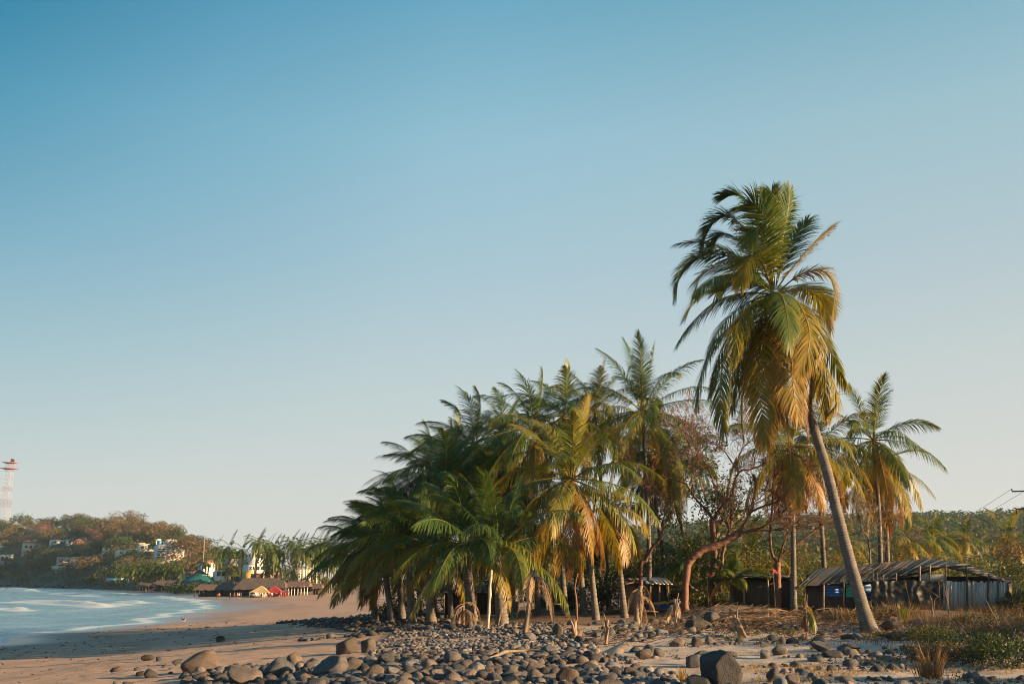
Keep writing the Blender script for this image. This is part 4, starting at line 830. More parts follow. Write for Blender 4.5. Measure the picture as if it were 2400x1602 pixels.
# ------------------------------------------------------------------ far village
HOUSE_RECTS = []
def hill_at(u, v):
    lo, hi = float(np.interp(u, HU, HYS)) + 5, float(np.interp(u, HU, HYS)) + 375; dx, dy, dz = rayd(u, v)
    for D in np.linspace(lo, hi, 400):
        if CZ + dz / dy * D < float(hill_left(np.array(dx / dy * D), np.array(D))): return float(D)
    return hi
def house(label, u0, u1, v0, v1, D, dep, mat, wins=(), roof=None, rz=0.0, name='house', extra=None, cat='house', parapet=True):
    if D > 480: D = hill_at((u0 + u1) / 2, v1 + 2)
    x0, x1 = at(u0, v1, D)[0], at(u1, v1, D)[0]; zt = at((u0 + u1) / 2, v0, D)[2]; zb = at((u0 + u1) / 2, v1, D)[2] - 4
    e = empty(name, ((x0 + x1) / 2, D, zb), label, cat); HOUSE_RECTS.append((u0, u1, v0, v1, D)); w = x1 - x0
    b = B(); box(b, ((x0 + x1) / 2, D + dep / 2, (zt + zb) / 2), (w, dep, zt - zb)); body = b.build('wall', M[mat], e)
    if roof: b = B(); zc = zt + .12; ov = .5; slab(b, [(x0 - ov, D - ov, zc), (x1 + ov, D - ov, zc), (x1 + ov, D + dep * .5, zc + 1.4), (x0 - ov, D + dep * .5, zc + 1.4)], .15); slab(b, [(x0 - ov, D + dep * .5, zc + 1.4), (x1 + ov, D + dep * .5, zc + 1.4), (x1 + ov, D + dep + ov, zc), (x0 - ov, D + dep + ov, zc)], .15); b.build('roof', M[roof], e)
    elif parapet: b = B(); box(b, ((x0 + x1) / 2, D - .02, zt + .2), (w + .1, .2, .45)); box(b, (x1 - .1, D + dep / 2, zt + .2), (.2, dep, .45)); b.build('parapet', M[mat], e)
    for (fu, fv, ww, hh) in wins:
        px = x0 + w * fu; pz = zt - (zt - zb - 4) * fv; b = B(); box(b, (px, D - .01, pz), (ww + .3, .10, hh + .3)); fr = b.build('window', M['white'], e); b = B(); box(b, (px, D - .03, pz), (ww, .10, hh)); b.build('pane', M['glass'], fr)
    for (du0, du1, dv0, dv1, dd, dp, m, nm) in (extra or ()):
        a0, a1 = at(du0, dv1, D + dd)[0], at(du1, dv1, D + dd)[0]; c1, c0 = at(du0, dv0, D + dd)[2], at(du0, dv1, D + dd)[2]; b = B(); box(b, ((a0 + a1) / 2, D + dd + dp / 2, (c0 + c1) / 2), (a1 - a0, dp, c1 - c0)); b.build(nm, M[m], e)
    return turn(e, ((x0 + x1) / 2, D + dep / 2), .5)
def turn(e, c, a):
    # rotate the whole building about its own centre
    l = e.location; dx, dy = l.x - c[0], l.y - c[1]; e.location = (c[0] + dx * math.cos(a) - dy * math.sin(a), c[1] + dx * math.sin(a) + dy * math.cos(a), l.z); e.rotation_euler = (0, 0, a); return e
house('white four-storey building with a blue water tank on its roof', 356, 403, 1277, 1318, 500, 9, 'white', [(.12, .28, 1.5, 1.6), (.32, .28, 1.5, 1.6), (.12, .62, 1.6, 2.0), (.33, .62, 1.6, 2.0)], None, 0, 'apartment_building',
      [(382, 404, 1263, 1278, .5, 7, 'white', 'roof_tower'), (403.5, 422, 1276, 1326, 1.5, 10, 'white', 'side_block'), (357, 369, 1263, 1266, .2, 3, 'white', 'roof_slab'), (357, 359, 1266, 1277, .3, .5, 'white', 'roof_pillar'), (356, 377, 1288, 1290, -1.4, 1.3, 'white', 'balcony'), (356, 377, 1302, 1304, -1.4, 1.3, 'white', 'balcony'), (373, 396, 1279, 1286, -.06, .1, 'cream', 'loggia_panel'), (404, 407, 1283, 1287, 1.42, .1, 'glass', 'stair_window')], 'building')
p = at(374, 1270, hill_at(379.5, 1320) + 1.5); b = B(); tube(b, np.array([p + [0, 0, z] for z in (-1.2, -1.1, .5, .9, 1.1)]), [1.0, 1.15, 1.15, .7, .2], 12); tag(b.build('water_tank', M['bluetank'], smooth=True, org=p - [0, 0, 1.2]), 'round blue water tank on the roof of the white four-storey building', 'tank')
house('peach house with a terrace among the trees high on the headland', 46, 86, 1272, 1296, 640, 9, 'cream', [(.2, .35, 2, 2), (.45, .35, 2, 2), (.7, .35, 2, 2), (.3, .8, 2, 2)], None, 0, 'house', [(72, 79, 1264, 1280, 1, 4, 'white', 'tower'), (44, 70, 1266, 1268, -1, 6, 'tile', 'terrace_roof')])
house('red and white house cut by the left edge of the picture, uphill', -12, 17, 1270, 1281, 660, 8, 'white', [(.6, .5, 2, 1.6), (.85, .5, 2, 1.6)], 'tile')
house('grey house cut by the left edge, lower on the headland', -10, 18, 1300, 1326, 630, 8, 'grey', [(.3, .25, 2, 2.6), (.6, .25, 2, 2.6), (.55, .7, 2, 2.6)], None, 0, 'house', [(13, 20, 1298, 1326, -.5, 4, 'cream', 'side_wall')])
house('white modern house with dark balconies above the rocky shore', 125, 172, 1305, 1334, 590, 9, 'grey', [(.2, .3, 3, 2.6), (.45, .3, 3, 2.6), (.2, .75, 3, 2.6), (.55, .75, 3, 2.6)], None, 0, 'house', [(152, 170, 1304, 1318, -1, 3, 'white', 'upper_room'), (112, 140, 1326, 1334, -2, 3, 'cream', 'garden_wall'), (133, 152, 1316, 1318, -2.2, 2.2, 'white', 'balcony'), (172, 179, 1322, 1334, -1, 3, 'white', 'annex')])
house('small white house between orange trees left of the white tall building', 236, 263, 1281, 1292, 560, 8, 'white', [(.25, .5, 1.6, 1.4), (.6, .5, 1.6, 1.4)])
house('long low white house below the orange trees', 266, 300, 1289, 1299, 545, 8, 'white', [(.3, .5, 1.6, 1.4), (.7, .5, 1.6, 1.4)])
house('small peach house above the long low white house', 252, 270, 1262, 1282, 585, 7, 'cream', [(.4, .4, 1.6, 2)], None, 0)
house('flat-roofed white house halfway up the headland', 112, 146, 1265, 1274, 665, 8, 'white', [(.3, .5, 1.6, 1.4), (.7, .5, 1.6, 1.4)])
house('flat-roofed white house with roof posts on the headland', 150, 176, 1264, 1274, 655, 8, 'white', [(.3, .5, 1.6, 1.4)], None, 0, 'house', [(168, 169.5, 1257, 1264, 0, .5, 'white', 'roof_post'), (163, 164.5, 1259, 1264, 0, .5, 'white', 'roof_post')])
house('pale house just left of the white four-storey building', 318, 351, 1275, 1290, 520, 8, 'white', [(.25, .45, 1.6, 1.6), (.7, .45, 1.6, 1.6)], None, 0, 'house', [(316, 332, 1272, 1276, -.4, 5, 'cream', 'roof_wall')])
house('low house with an orange tiled roof behind the teal roof', 462, 492, 1318, 1340, 455, 8, 'white', [(.25, .3, 1.4, 1.4), (.6, .3, 1.4, 1.4)], 'tile')
house('white rooftop room behind the teal roof apex', 464, 482, 1322, 1336, 440, 5, 'white', [(.5, .4, 1.2, 1.4)])
house('small open white kiosk behind the thatched restaurants', 498, 527, 1338, 1352, 400, 4, 'white', [(.3, .4, 1.6, 1.6), (.7, .4, 1.6, 1.6)], None, 0, 'kiosk', None, 'kiosk')
house('white tower house behind the tall palms', 575, 602, 1297, 1336, 395, 8, 'white', [(.6, .45, 1, 1.6), (.8, .15, 1, 1.2)], None, 0, 'house', [(536, 576, 1309, 1326, 4, 6, 'grey', 'wing')])
house('white house with a row of small windows behind the palms', 569, 612, 1322, 1338, 380, 8, 'white', [(.15, .5, .8, 1.1), (.3, .5, .8, 1.1), (.55, .5, .8, 1.1), (.75, .5, .8, 1.1)])
house('low ochre-yellow building behind the palms', 566, 588, 1341, 1354, 370, 6, 'ochre', [(.7, .5, 1, 1.2)])
house('long low terracotta wall building behind the thatched roof', 588, 646, 1345, 1356, 360, 5, 'tile', [(.3, .5, 1, 1), (.6, .5, 1, 1)])
house('white windowless block with water tanks behind the right palms', 681, 731, 1334, 1362, 360, 8, 'white', [(.1, .5, 1, 1.4), (.85, .6, 1, 1.4)], None, 0, 'house', [(709, 717, 1327, 1334, 2, 1.6, 'white', 'roof_tank'), (719, 727, 1328, 1334, 2, 1.6, 'white', 'roof_tank')])
house('dark gabled house with red tiles left of the teal roof', 416, 452, 1346, 1366, 445, 8, 'cream', [(.3, .4, 1.4, 1.4)], 'tile')

def thatch_roof(b, x0, x1, y0, y1, ze, zr, hip=.25, m=0):
    nx, ny = 26, 8; yc = (y0 + y1) / 2; L_ = x1 - x0
    for sgn in (-1, 1):
        a, c = np.meshgrid(np.linspace(0, 1, nx), np.linspace(0, 1, ny)); ins = hip * L_ * .5 * c
        X = x0 + ins + (L_ - 2 * ins) * a; Y = (y0 if sgn < 0 else y1) + (yc - (y0 if sgn < 0 else y1)) * c; Z = ze + (zr - ze) * c ** .9 - .12 * np.sin(c * 3.1) + U(-.06, .06, X.shape); Z[0] -= U(0, .35, nx)
        i = np.arange(ny - 1)[:, None] * nx; j = np.arange(nx - 1)[None]; q = np.stack([i + j, i + j + 1, i + nx + j + 1, i + nx + j], -1).reshape(-1, 4)
        b.add(np.stack([X, Y, Z], -1).reshape(-1, 3), q if sgn < 0 else q[:, ::-1], None, 0, m)
    for xe, xs in ((x0, 1), (x1, -1)):
        a, c = np.meshgrid(np.linspace(0, 1, 9), np.linspace(0, 1, ny)); X = xe + xs * hip * L_ * .5 * c + 0 * a; Y = y0 + (yc - y0) * c + (y1 - y0) * a * (1 - c); Z = ze + (zr - ze) * c ** .9 - .12 * np.sin(c * 3.1) + U(-.05, .05, X.shape)
        i = np.arange(ny - 1)[:, None] * 9; j = np.arange(8)[None]; q = np.stack([i + j, i + j + 1, i + 9 + j + 1, i + 9 + j], -1).reshape(-1, 4); b.add(np.stack([X, Y, Z], -1).reshape(-1, 3), q if xs < 0 else q[:, ::-1], None, 0, m)
def beach_z(x, y): return float(H(x, y, False))
def palapa(label, u0, u1, vr, ve, D, dep, mat='thatch', hip=.3, np_=8, pm='darkwood', wall=True, name='palapa'):
    x0, x1 = at(u0, ve, D)[0], at(u1, ve, D)[0]; ze = at(u0, ve, D)[2]; zr = at((u0 + u1) / 2, vr, D + dep / 2)[2]; zb = min(beach_z((x0 + x1) / 2, D), ze - 1.9); e = empty(name, ((x0 + x1) / 2, D, zb), label, 'palapa', None); HOUSE_RECTS.append((u0, u1, vr, ve + 12, D))
    b = B(); thatch_roof(b, x0, x1, D, D + dep, ze, zr, hip); b.build('roof', M[mat], e)
    for k in range(np_):
        x = x0 + .5 + (x1 - x0 - 1) * k / (np_ - 1); b = B(); tube(b, [(x, D + .5, zb - .2), (x + U(-.1, .1), D + .5, ze + .15)], .11, 5); b.build('post', M[pm], e)
    if wall: b = B(); box(b, ((x0 + x1) / 2, D + dep * .75, (zb + ze) / 2), (x1 - x0 - .4, .2, ze - zb + .4)); b.build('shade_back_wall', M['darkwood'], e); b = B(); box(b, ((x0 + x1) / 2, D + dep * .6, zb + .5), ((x1 - x0) * .6, .6, 1.0)); b.build('counter', M['darkwood'], e)  # dark wall added so the space under the thatch reads as shade
    return e
palapa('largest thatched beach restaurant with a long dark roof', 545, 652, 1353.5, 1379, 300, 12, 'thatch', .22, 10)
palapa('thatched restaurant wing with a hipped gable beside the canopies', 628, 669, 1358, 1377, 293, 7, 'thatch', .5, 5)
palapa('right-hand thatched restaurant with white posts', 664, 724, 1361, 1374, 296, 8, 'thatch_red', .15, 8, 'white')
palapa('low brown thatched shelter in front of the long dark roof', 452, 590, 1368, 1381, 305, 7, 'thatch_red', .12, 14)
palapa('thatched shelter left of the teal roof', 352, 420, 1359, 1371, 415, 9, 'thatch', .2, 9)
palapa('long thatched shelter at the far left of the restaurants', 316, 372, 1360, 1372, 430, 8, 'thatch', .2, 8)
palapa('small grey thatched peak behind the brown shelter', 520, 560, 1350, 1368, 330, 8, 'thatch', .4, 4)
palapa('small thatched hut at the right end of the row', 728, 756, 1367, 1378, 300, 5, 'thatch_red', .4, 4)
def teal_roof():
    D = 395; c = at(466, 1372, D + 6); zb = beach_z(c[0], D); e = empty('tiered_pavilion', (c[0], D + 6, zb), 'pavilion with a two-tiered teal pyramid roof among the thatched restaurants', 'pavilion'); HOUSE_RECTS.append((418, 496, 1333, 1382, D))
    for nm, r0, z0, r1, z1 in (('lower_roof', 7.8, at(466, 1366, D)[2], 3.0, at(466, 1347, D + 6)[2]), ('upper_roof', 3.6, at(466, 1346, D)[2], .25, at(466, 1334, D + 6)[2])):
        n = 8; a = np.arange(n) * 2 * math.pi / n + .3; b = B(); V = np.concatenate([np.stack([c[0] + r0 * np.cos(a), D + 6 + r0 * np.sin(a), 0 * a + z0], -1), np.stack([c[0] + r1 * np.cos(a), D + 6 + r1 * np.sin(a), 0 * a + z1], -1)]); j = np.arange(n)
        b.add(V, np.stack([j, (j + 1) % n, (j + 1) % n + n, j + n], -1)); b.build(nm, M['tealroof'], e)
    for k in range(8):
        a = k * math.pi / 4 + .3; b = B(); tube(b, [(c[0] + 7 * math.cos(a), D + 6 + 7 * math.sin(a), zb - .2), (c[0] + 7 * math.cos(a), D + 6 + 7 * math.sin(a), at(466, 1366, D)[2])], .14, 5); b.build('post', M['darkwood'], e)
    b = B(); box(b, (c[0], D + 10, zb + 1.5), (9, .2, 3)); b.build('shade_back_wall', M['darkwood'], e)
teal_roof()
def canopy(label, u0, u1, vt, ve, vb, D, mat, name='canopy_tent'):
    x0, x1 = at(u0, ve, D)[0], at(u1, ve, D)[0]; w = x1 - x0; cx = (x0 + x1) / 2; ze = at(u0, ve, D)[2]; zt = at(u0, vt, D)[2]; zb = beach_z(cx, D); e = empty(name, (cx, D, zb), label, 'canopy')
    n = 7; b = B(); yc = D + w / 2
    cs = [(x0, D), (x1, D), (x1, D + w), (x0, D + w)]
    for k in range(4):
        p, q = np.array(cs[k]), np.array(cs[(k + 1) % 4]); r0 = [np.array([*(p + (q - p) * t), ze - .15 * math.sin(math.pi * t)]) for t in np.linspace(0, 1, n)]; ap = np.array([cx, yc, zt]); md = [r * .45 + ap * .55 - [0, 0, .12] for r in r0]
        V = np.array(r0 + md + [ap]); i = np.arange(n - 1); b.add(V, np.stack([i, i + 1, i + n + 1, i + n], -1), np.stack([i + n, i + n + 1, np.full(n - 1, 2 * n)], -1))
        V = np.array(r0 + [r - [0, 0, .28] for r in r0]); b.add(V, np.stack([i + n, i + n + 1, i + 1, i], -1))
    b.build('canopy_cloth', M[mat], e)
    for x, y in cs: b = B(); tube(b, [(x, y, zb - .1), (x, y, ze)], .05, 5); b.build('pole', M['steel'], e)
canopy('yellow canopy tent on the sand in front of the restaurants', 585, 629, 1371, 1386, 1394, 284, 'yellow')
canopy('red canopy tent on the sand beside the yellow one', 622, 658, 1372, 1384, 1394, 286, 'red')
canopy('small maroon parasol tent right of the red canopy', 661, 676, 1378, 1385, 1394, 288, 'thatch_red')
def awning():
    D = 505; x0, x1 = at(246, 1358, D)[0], at(286, 1358, D)[0]; zb = beach_z(x0, D); e = empty('awning', ((x0 + x1) / 2, D, zb), 'pale aqua beach awning under the dark trees of the headland', 'awning'); HOUSE_RECTS.append((246, 286, 1352, 1372, D))
    b = B(); slab(b, [(x0, D, at(0, 1359, D)[2]), (x1, D, at(0, 1357.5, D)[2]), (x1 - .5, D + 4, at(0, 1353, D)[2]), (x0 + .2, D + 4, at(0, 1353, D)[2])], .08); b.build('awning_cloth', M['aqua'], e)
    for k in range(4): x = x0 + (x1 - x0) * k / 3; b = B(); tube(b, [(x, D + .1, zb - 2), (x, D + .1, at(0, 1358, D)[2])], .08, 4); b.build('post', M['darkwood'], e)
awning()
# chairs under the canopies
def chair_mesh():
    b = B(); box(b, (0, 0, .44), (.46, .46, .05)); box(b, (0, .22, .70), (.46, .05, .46)); [box(b, (sx * .2, sy * .2, .21), (.06, .06, .44)) for sx in (-1, 1) for sy in (-1, 1)]; [box(b, (sx * .22, 0, .62), (.05, .42, .04)) for sx in (-1, 1)]; return b.mesh('plastic_chair', M['redplastic'])
cm = chair_mesh(); cw = cm.copy(); cw.materials.clear(); cw.materials.append(M['white'])
for k in range(22):
    u = U(606, 674); p = at(u, 1394, 282 + U(0, 5)); p[2] = beach_z(p[0], p[1]); red = k % 3 != 0; o = bpy.data.objects.new('plastic_chair', cm if red else cw); COL.objects.link(o); o.location = p; o.rotation_euler = (0, 0, U(0, 6.28)); o.scale = (1.25,) * 3
    tag(o, 'red plastic chair under the canopy tents on the far beach' if red else 'white plastic chair under the canopy tents on the far beach', 'chair', 'red chairs under the canopies' if red else 'white chairs under the canopies')
# parked car
def car():
    o = at(597, 1395, 279); o[2] = beach_z(o[0], o[1]); e = empty('parked_car', o, 'small silver car parked on the sand left of the yellow canopy', 'car')
    b = B(); pr = [(-.82, .35), (-.85, .75), (-.78, .98), (-.62, 1.48), (.62, 1.48), (.78, .98), (.85, .75), (.82, .35)]; n = 8
    ys = [-1.8, -1.7, 1.7, 1.8]; sc = [.94, 1, 1, .94]; V = np.array([[x * s, y, .35 + (z - .35) * s] for y, s in zip(ys, sc) for x, z in pr]) + o; i = np.arange(3)[:, None] * n; j = np.arange(n)[None]; b.add(V, np.stack([i + j, i + (j + 1) % n, i + n + (j + 1) % n, i + n + j], -1).reshape(-1, 4), [[0, k + 1, k] for k in range(1, n - 1)] + [[3 * n, 3 * n + k, 3 * n + k + 1] for k in range(1, n - 1)]); b.build('body', M['silver'], e)
    b = B(); slab(b, [o + [-.58, -1.84, 1.0], o + [.58, -1.84, 1.0], o + [.5, -1.82, 1.38], o + [-.5, -1.82, 1.38]], .02); b.build('rear_window', M['glass'], e)
    b = B(); box(b, o + [0, -1.86, .48], (1.6, .1, .2)); b.build('bumper', M['rubber'], e)
    for sx in (-1, 1):
        b = B(); box(b, o + [sx * .68, -1.83, .82], (.16, .06, .22)); b.build('tail_light', M['redplastic'], e)
        for y in (-1.15, 1.15): b = B(); tube(b, [o + [sx * .66, y, .32], o + [sx * .86, y, .32]], .32, 12); b.build('wheel', M['rubber'], e)
car()
# people and dog
def skin_mesh(name, J, E_, R, mats, zsplit):
    me = bpy.data.meshes.new(name); me.from_pydata(J, E_, []); o = bpy.data.objects.new(name, me); COL.objects.link(o); md = o.modifiers.new('s', 'SKIN'); sv = me.skin_vertices[0].data
    for k, r in enumerate(R): sv[k].radius = (r, r)
    sv[0].use_root = True; o.modifiers.new('d', 'SUBSURF').levels = 1; dg = bpy.context.evaluated_depsgraph_get(); m2 = bpy.data.meshes.new_from_object(o.evaluated_get(dg)); bpy.data.objects.remove(o); m2.materials.clear()
    for m in mats: m2.materials.append(m)
    for p in m2.polygons: p.material_index = zsplit(p.center); p.use_smooth = True
    return m2
def person(label, u, v, D, top, bottom, stride=.15, arm=.1, face=0.0, hgt=1.68):
    J = [(0, 0, .95), (0, 0, 1.2), (0, 0, 1.42), (0, 0, 1.52), (0, -.01, 1.62), (0, 0, 1.74), (.19, 0, 1.40), (.25, -arm, 1.14), (.24, -arm * 2.2, .90), (.24, -arm * 2.4, .80), (-.19, 0, 1.40), (-.25, arm, 1.14), (-.24, arm * 2.0, .90), (-.24, arm * 2.2, .80), (.10, 0, .90), (.11, -stride * .6, .50), (.11, -stride * .7, .08), (.11, -stride * .7 - .14, .03), (-.10, 0, .90), (-.11, stride * .5, .50), (-.11, stride, .08), (-.11, stride - .14, .03)]
    E_ = [(0, 1), (1, 2), (2, 3), (3, 4), (4, 5), (2, 6), (6, 7), (7, 8), (8, 9), (2, 10), (10, 11), (11, 12), (12, 13), (0, 14), (14, 15), (15, 16), (16, 17), (0, 18), (18, 19), (19, 20), (20, 21)]
    R = [.15, .13, .15, .06, .10, .07, .065, .05, .04, .045, .065, .05, .04, .045, .10, .065, .045, .04, .10, .065, .045, .04]
    me = skin_mesh('person', J, E_, R, [M[top], M[bottom], M['skin'], M['dark_cloth']], lambda c: 3 if c[2] > 1.66 else 2 if c[2] > 1.47 or abs(c[0]) > .2 and c[2] < 1.15 and c[2] > .72 or c[2] < .45 else 0 if c[2] > .95 else 1)
    o = bpy.data.objects.new('person', me); COL.objects.link(o); p = at(u, v, D); o.location = (p[0], D, beach_z(p[0], D)); o.rotation_euler = (0, 0, face); o.scale = (hgt / 1.78,) * 3; tag(o, label, 'person'); return o
person('person in an orange top and dark trousers walking on the far sand', 513, 1399, 270, 'orange_cloth', 'dark_cloth', .2, .1, .6)
person('small person beside the one in orange', 508.5, 1397, 272, 'dark_cloth', 'dark_cloth', .1, .1, .2, 1.3)
person('person in pale top standing alone between the walkers and the group', 539, 1399, 270, 'skin', 'dark_cloth', .1, .1, 2)
person('person in dark clothes at the left of the beach group', 549, 1398, 270, 'dark_cloth', 'dark_cloth', .15, .12, 1)
person('person in an orange top within the beach group', 556, 1398, 271, 'orange_cloth', 'blue_cloth', .1, .1, 4)
person('person in a white top within the beach group', 560, 1398, 269, 'white_cloth', 'dark_cloth', .1, .15, 5)
person('person in a blue top at the right of the beach group', 564, 1398, 270.5, 'blue_cloth', 'dark_cloth', .1, .1, 3)
def dog():
    J = [(0, 0, .48), (.22, 0, .47), (.42, 0, .50), (.56, 0, .62), (.66, 0, .68), (.80, 0, .64), (-.22, 0, .50), (-.40, 0, .62), (-.50, 0, .74), (.34, .09, .42), (.35, .10, .22), (.33, .10, .02), (.34, -.09, .42), (.40, -.10, .22), (.44, -.10, .02), (-.20, .09, .42), (-.13, .10, .30), (-.27, .10, .20), (-.25, .10, .02), (-.20, -.09, .42), (-.15, -.10, .28), (-.31, -.10, .18), (-.33, -.10, .02)]
    E_ = [(0, 1), (1, 2), (2, 3), (3, 4), (4, 5), (0, 6), (6, 7), (7, 8), (2, 9), (9, 10), (10, 11), (2, 12), (12, 13), (13, 14), (6, 15), (15, 16), (16, 17), (17, 18), (6, 19), (19, 20), (20, 21), (21, 22)]
    R = [.12, .13, .14, .085, .085, .04, .11, .03, .015, .06, .035, .03, .06, .035, .03, .075, .05, .03, .03, .075, .05, .03, .03]
    me = skin_mesh('dog', J, E_, R, [M['grey'], M['dark_cloth']], lambda c: 1 if c[0] > .5 or (-.28 < c[0] < .05 and c[2] > .42) else 0); o = bpy.data.objects.new('dog', me); COL.objects.link(o); p = G(431, 1457); o.location = p; o.scale = (.75,) * 3; o.rotation_euler = (0, 0, 2.6); tag(o, 'white and dark dog walking near the water edge', 'dog')
dog()

# ------------------------------------------------------------------ lattice tower
def tower():
    D = 1000; base = at(7, 1229, D); base[2] -= 3; e = empty('lattice_tower', base, 'red and white lattice communications tower on the headland', 'tower'); ztop = at(25, 1086, D)[2]; Ht = ztop - base[2]
    hw = lambda z: 4.4 - 1.7 * (z / Ht); lev = np.linspace(0, Ht, 17)
    for k in range(16):
        z0, z1 = lev[k], lev[k + 1]; m = 'towerred' if k in (0, 1, 5, 6, 9, 14, 15) else 'towerwhite'; b = B()
        c0 = [np.array([sx * hw(z0), sy * hw(z0), z0]) for sx, sy in ((-1, -1), (1, -1), (1, 1), (-1, 1))]; c1 = [np.array([sx * hw(z1), sy * hw(z1), z1]) for sx, sy in ((-1, -1), (1, -1), (1, 1), (-1, 1))]
        for q in range(4):
            r = (q + 1) % 4; tube(b, [base + c0[q], base + c1[q]], .12, 4); tube(b, [base + c0[q], base + c1[r]], .06, 3); tube(b, [base + c0[r], base + c1[q]], .06, 3); tube(b, [base + c1[q], base + c1[r]], .06, 3)
        b.build('lattice_section', M[m], e)
    for v, w in ((1098, 6.2), (1084, 5.4)):
        z = at(25, v, D)[2]; b = B(); box(b, (base[0], base[1], z), (2 * w, 2 * w, .5)); pf = b.build('platform', M['towerred'], e)
    for k in range(4): b = B(); p = np.array([base[0] + 2 + k * .9, base[1] - 3, ztop + .5]); tube(b, [p, p + [.6, 0, 4.5 - k * .4]], [.8, .5], 5); b.build('antenna', M['darkwood'], e)
tower()
p = at(477, 1310, 420); q = at(479, 1262, 420); b = B(); p[2] -= 6; tube(b, [p, q], [.35, .2], 6); tag(b.build('radio_mast', M['drybark'], org=p), 'thin brown mast between the headland trees and the palms', 'mast')

# ------------------------------------------------------------------ vegetation of the village and hills
fpm = [far_palm_mesh(h, L_) for h, L_ in ((16, 5.4), (14, 5.2), (17.5, 5.6), (12, 5.0), (9, 4.6), (7.5, 4.6))]
def put_palm(u, v_crown, D, label, group, k=None, zb=None, lean=0.0):
    x = (u - 1200) / FPX * D; cz = at(u, v_crown, D)[2]; zb = zb if zb is not None else beach_z(x, D); h = max(3.5, cz - zb); hs = [16, 14, 17.5, 12, 9, 7.5]; k = int(np.argmin([abs(hh - h) for hh in hs])) if k is None else k
    o = bpy.data.objects.new('far_coconut_palm', fpm[k]); COL.objects.link(o); o.location = (x, D, zb); s = h / hs[k]; o.scale = (max(.8, s), max(.8, s), s); o.rotation_euler = (0, lean, U(0, .8)); tag(o, label, 'palm tree', group)
row = [(553, 1272), (582, 1278), (610, 1263), (616, 1258), (630, 1270), (641, 1276), (650, 1268), (658, 1285), (667, 1278), (676, 1282), (690, 1260), (702, 1268), (712, 1275), (721, 1276), (735, 1272), (742, 1266), (752, 1275), (762, 1262), (770, 1268), (780, 1264), (790, 1270), (803, 1266), (815, 1275), (640, 1300), (663, 1305), (705, 1300), (728, 1292), (748, 1300), (765, 1295), (785, 1300), (800, 1305), (820, 1300)]
for u, v in row: put_palm(u + U(-2, 2), v + 8, 318 + U(-4, 22), 'tall coconut palm in the dense row behind the beach restaurants', 'palms behind the restaurants')
for u, v, D in [(558, 1322, 330), (500, 1310, 400), (521, 1275, 440), (527, 1300, 420), (445, 1320, 430), (700, 1335, 318), (735, 1355, 310), (775, 1350, 320), (640, 1330, 330), (750, 1340, 325)]: put_palm(u, v + 5, D, 'lower coconut palm between the village houses', 'lower village palms')
for k in range(22): put_palm(U(300, 432), U(1322, 1345), U(432, 470), 'coconut palm in the cluster below the white four-storey building', 'palm cluster under the white building')
for u, v in [(66, 1200), (88, 1207), (121, 1213), (140, 1217), (182, 1207), (212, 1218), (363, 1237), (390, 1240), (410, 1250), (112, 1290), (325, 1292)]:
    u_ = u; ys = float(np.interp(u_, HU, HYS)); D = ys + 360 if v < 1260 else hill_at(u, v + 25); x = (u_ - 1200) / FPX * D; put_palm(u_, v + 6, D, 'dark coconut palm standing out on the headland skyline' if v < 1260 else 'coconut palm among the headland houses', 'skyline palms' if v < 1260 else 'headland house palms', None, float(hill_left(np.array(x), np.array(D))) - .5)
def proto_tree(h, w, leaves, size, tone, mat, nb, flat=.75):
    b = B(); tips = []; limb(b, (0, 0, -1.5), (0, 0, 1), h * .42, h * .03, 2, tips, 5, .4, .3)
    tm = b.mesh('trunk', M['greybark']); b = B(); bl = []
    for k in range(nb):
        a = U(0, 6.28); rr = U(0, 1) ** .6 * w / 2; s = w * U(.14, .24); bl.append((rr * math.cos(a), rr * math.sin(a), h * U(.5, .88) * (1 - .22 * (2 * rr / w) ** 2), s, s, s * flat))
    leaf_cloud(b, bl, leaves // nb, size, tone); return tm, b.mesh('crown', M[mat])
KINDS = [(proto_tree(9, 11, 900, .42, (.05, .5), 'leaf', 16), 'dark green spreading tree on the headland', 'dark headland trees'), (proto_tree(8, 9, 800, .40, (.35, .9), 'leaf', 14), 'olive green tree on the headland', 'olive headland trees'),
         (proto_tree(9, 13, 900, .42, (.2, .8), 'leaf_dry', 18, .55), 'brown dry flat-topped tree on the headland', 'dry headland trees'), (proto_tree(7, 8, 700, .38, (.6, 1), 'leaf', 12), 'yellow-green tree on the headland', 'yellow headland trees'),
         (proto_tree(7, 8, 520, .36, (.2, .9), 'blossom', 14), 'pinkish leafless tree on the headland', 'pink headland trees'), (proto_tree(6, 7, 700, .36, (.0, .35), 'leaf', 12), 'small dark tree on the headland', 'small dark headland trees')]
def put_tree(k, x, y, z, s, label=None, group=None):
    (tm, cm_), lb, gr = KINDS[k]; e = empty('broadleaf_tree', (x, y, z), label or lb, 'tree', group or gr); e.rotation_euler = (0, 0, U(0, 6.28)); e.scale = (s, s, s * U(.85, 1.1))
    for nm, m in (('trunk', tm), ('crown', cm_)): o = bpy.data.objects.new(nm, m); COL.objects.link(o); o.parent = e
def blocks(u, vt, vb, D, wpx):
    for (a0, a1, b0, b1, DD) in HOUSE_RECTS:
        if D < DD + 3 and u + wpx * .5 > a0 and u - wpx * .5 < a1 and vt < b1 - .1 * (b1 - b0) and vb > b0: return True
    return False
cnt = 0; tries = 0
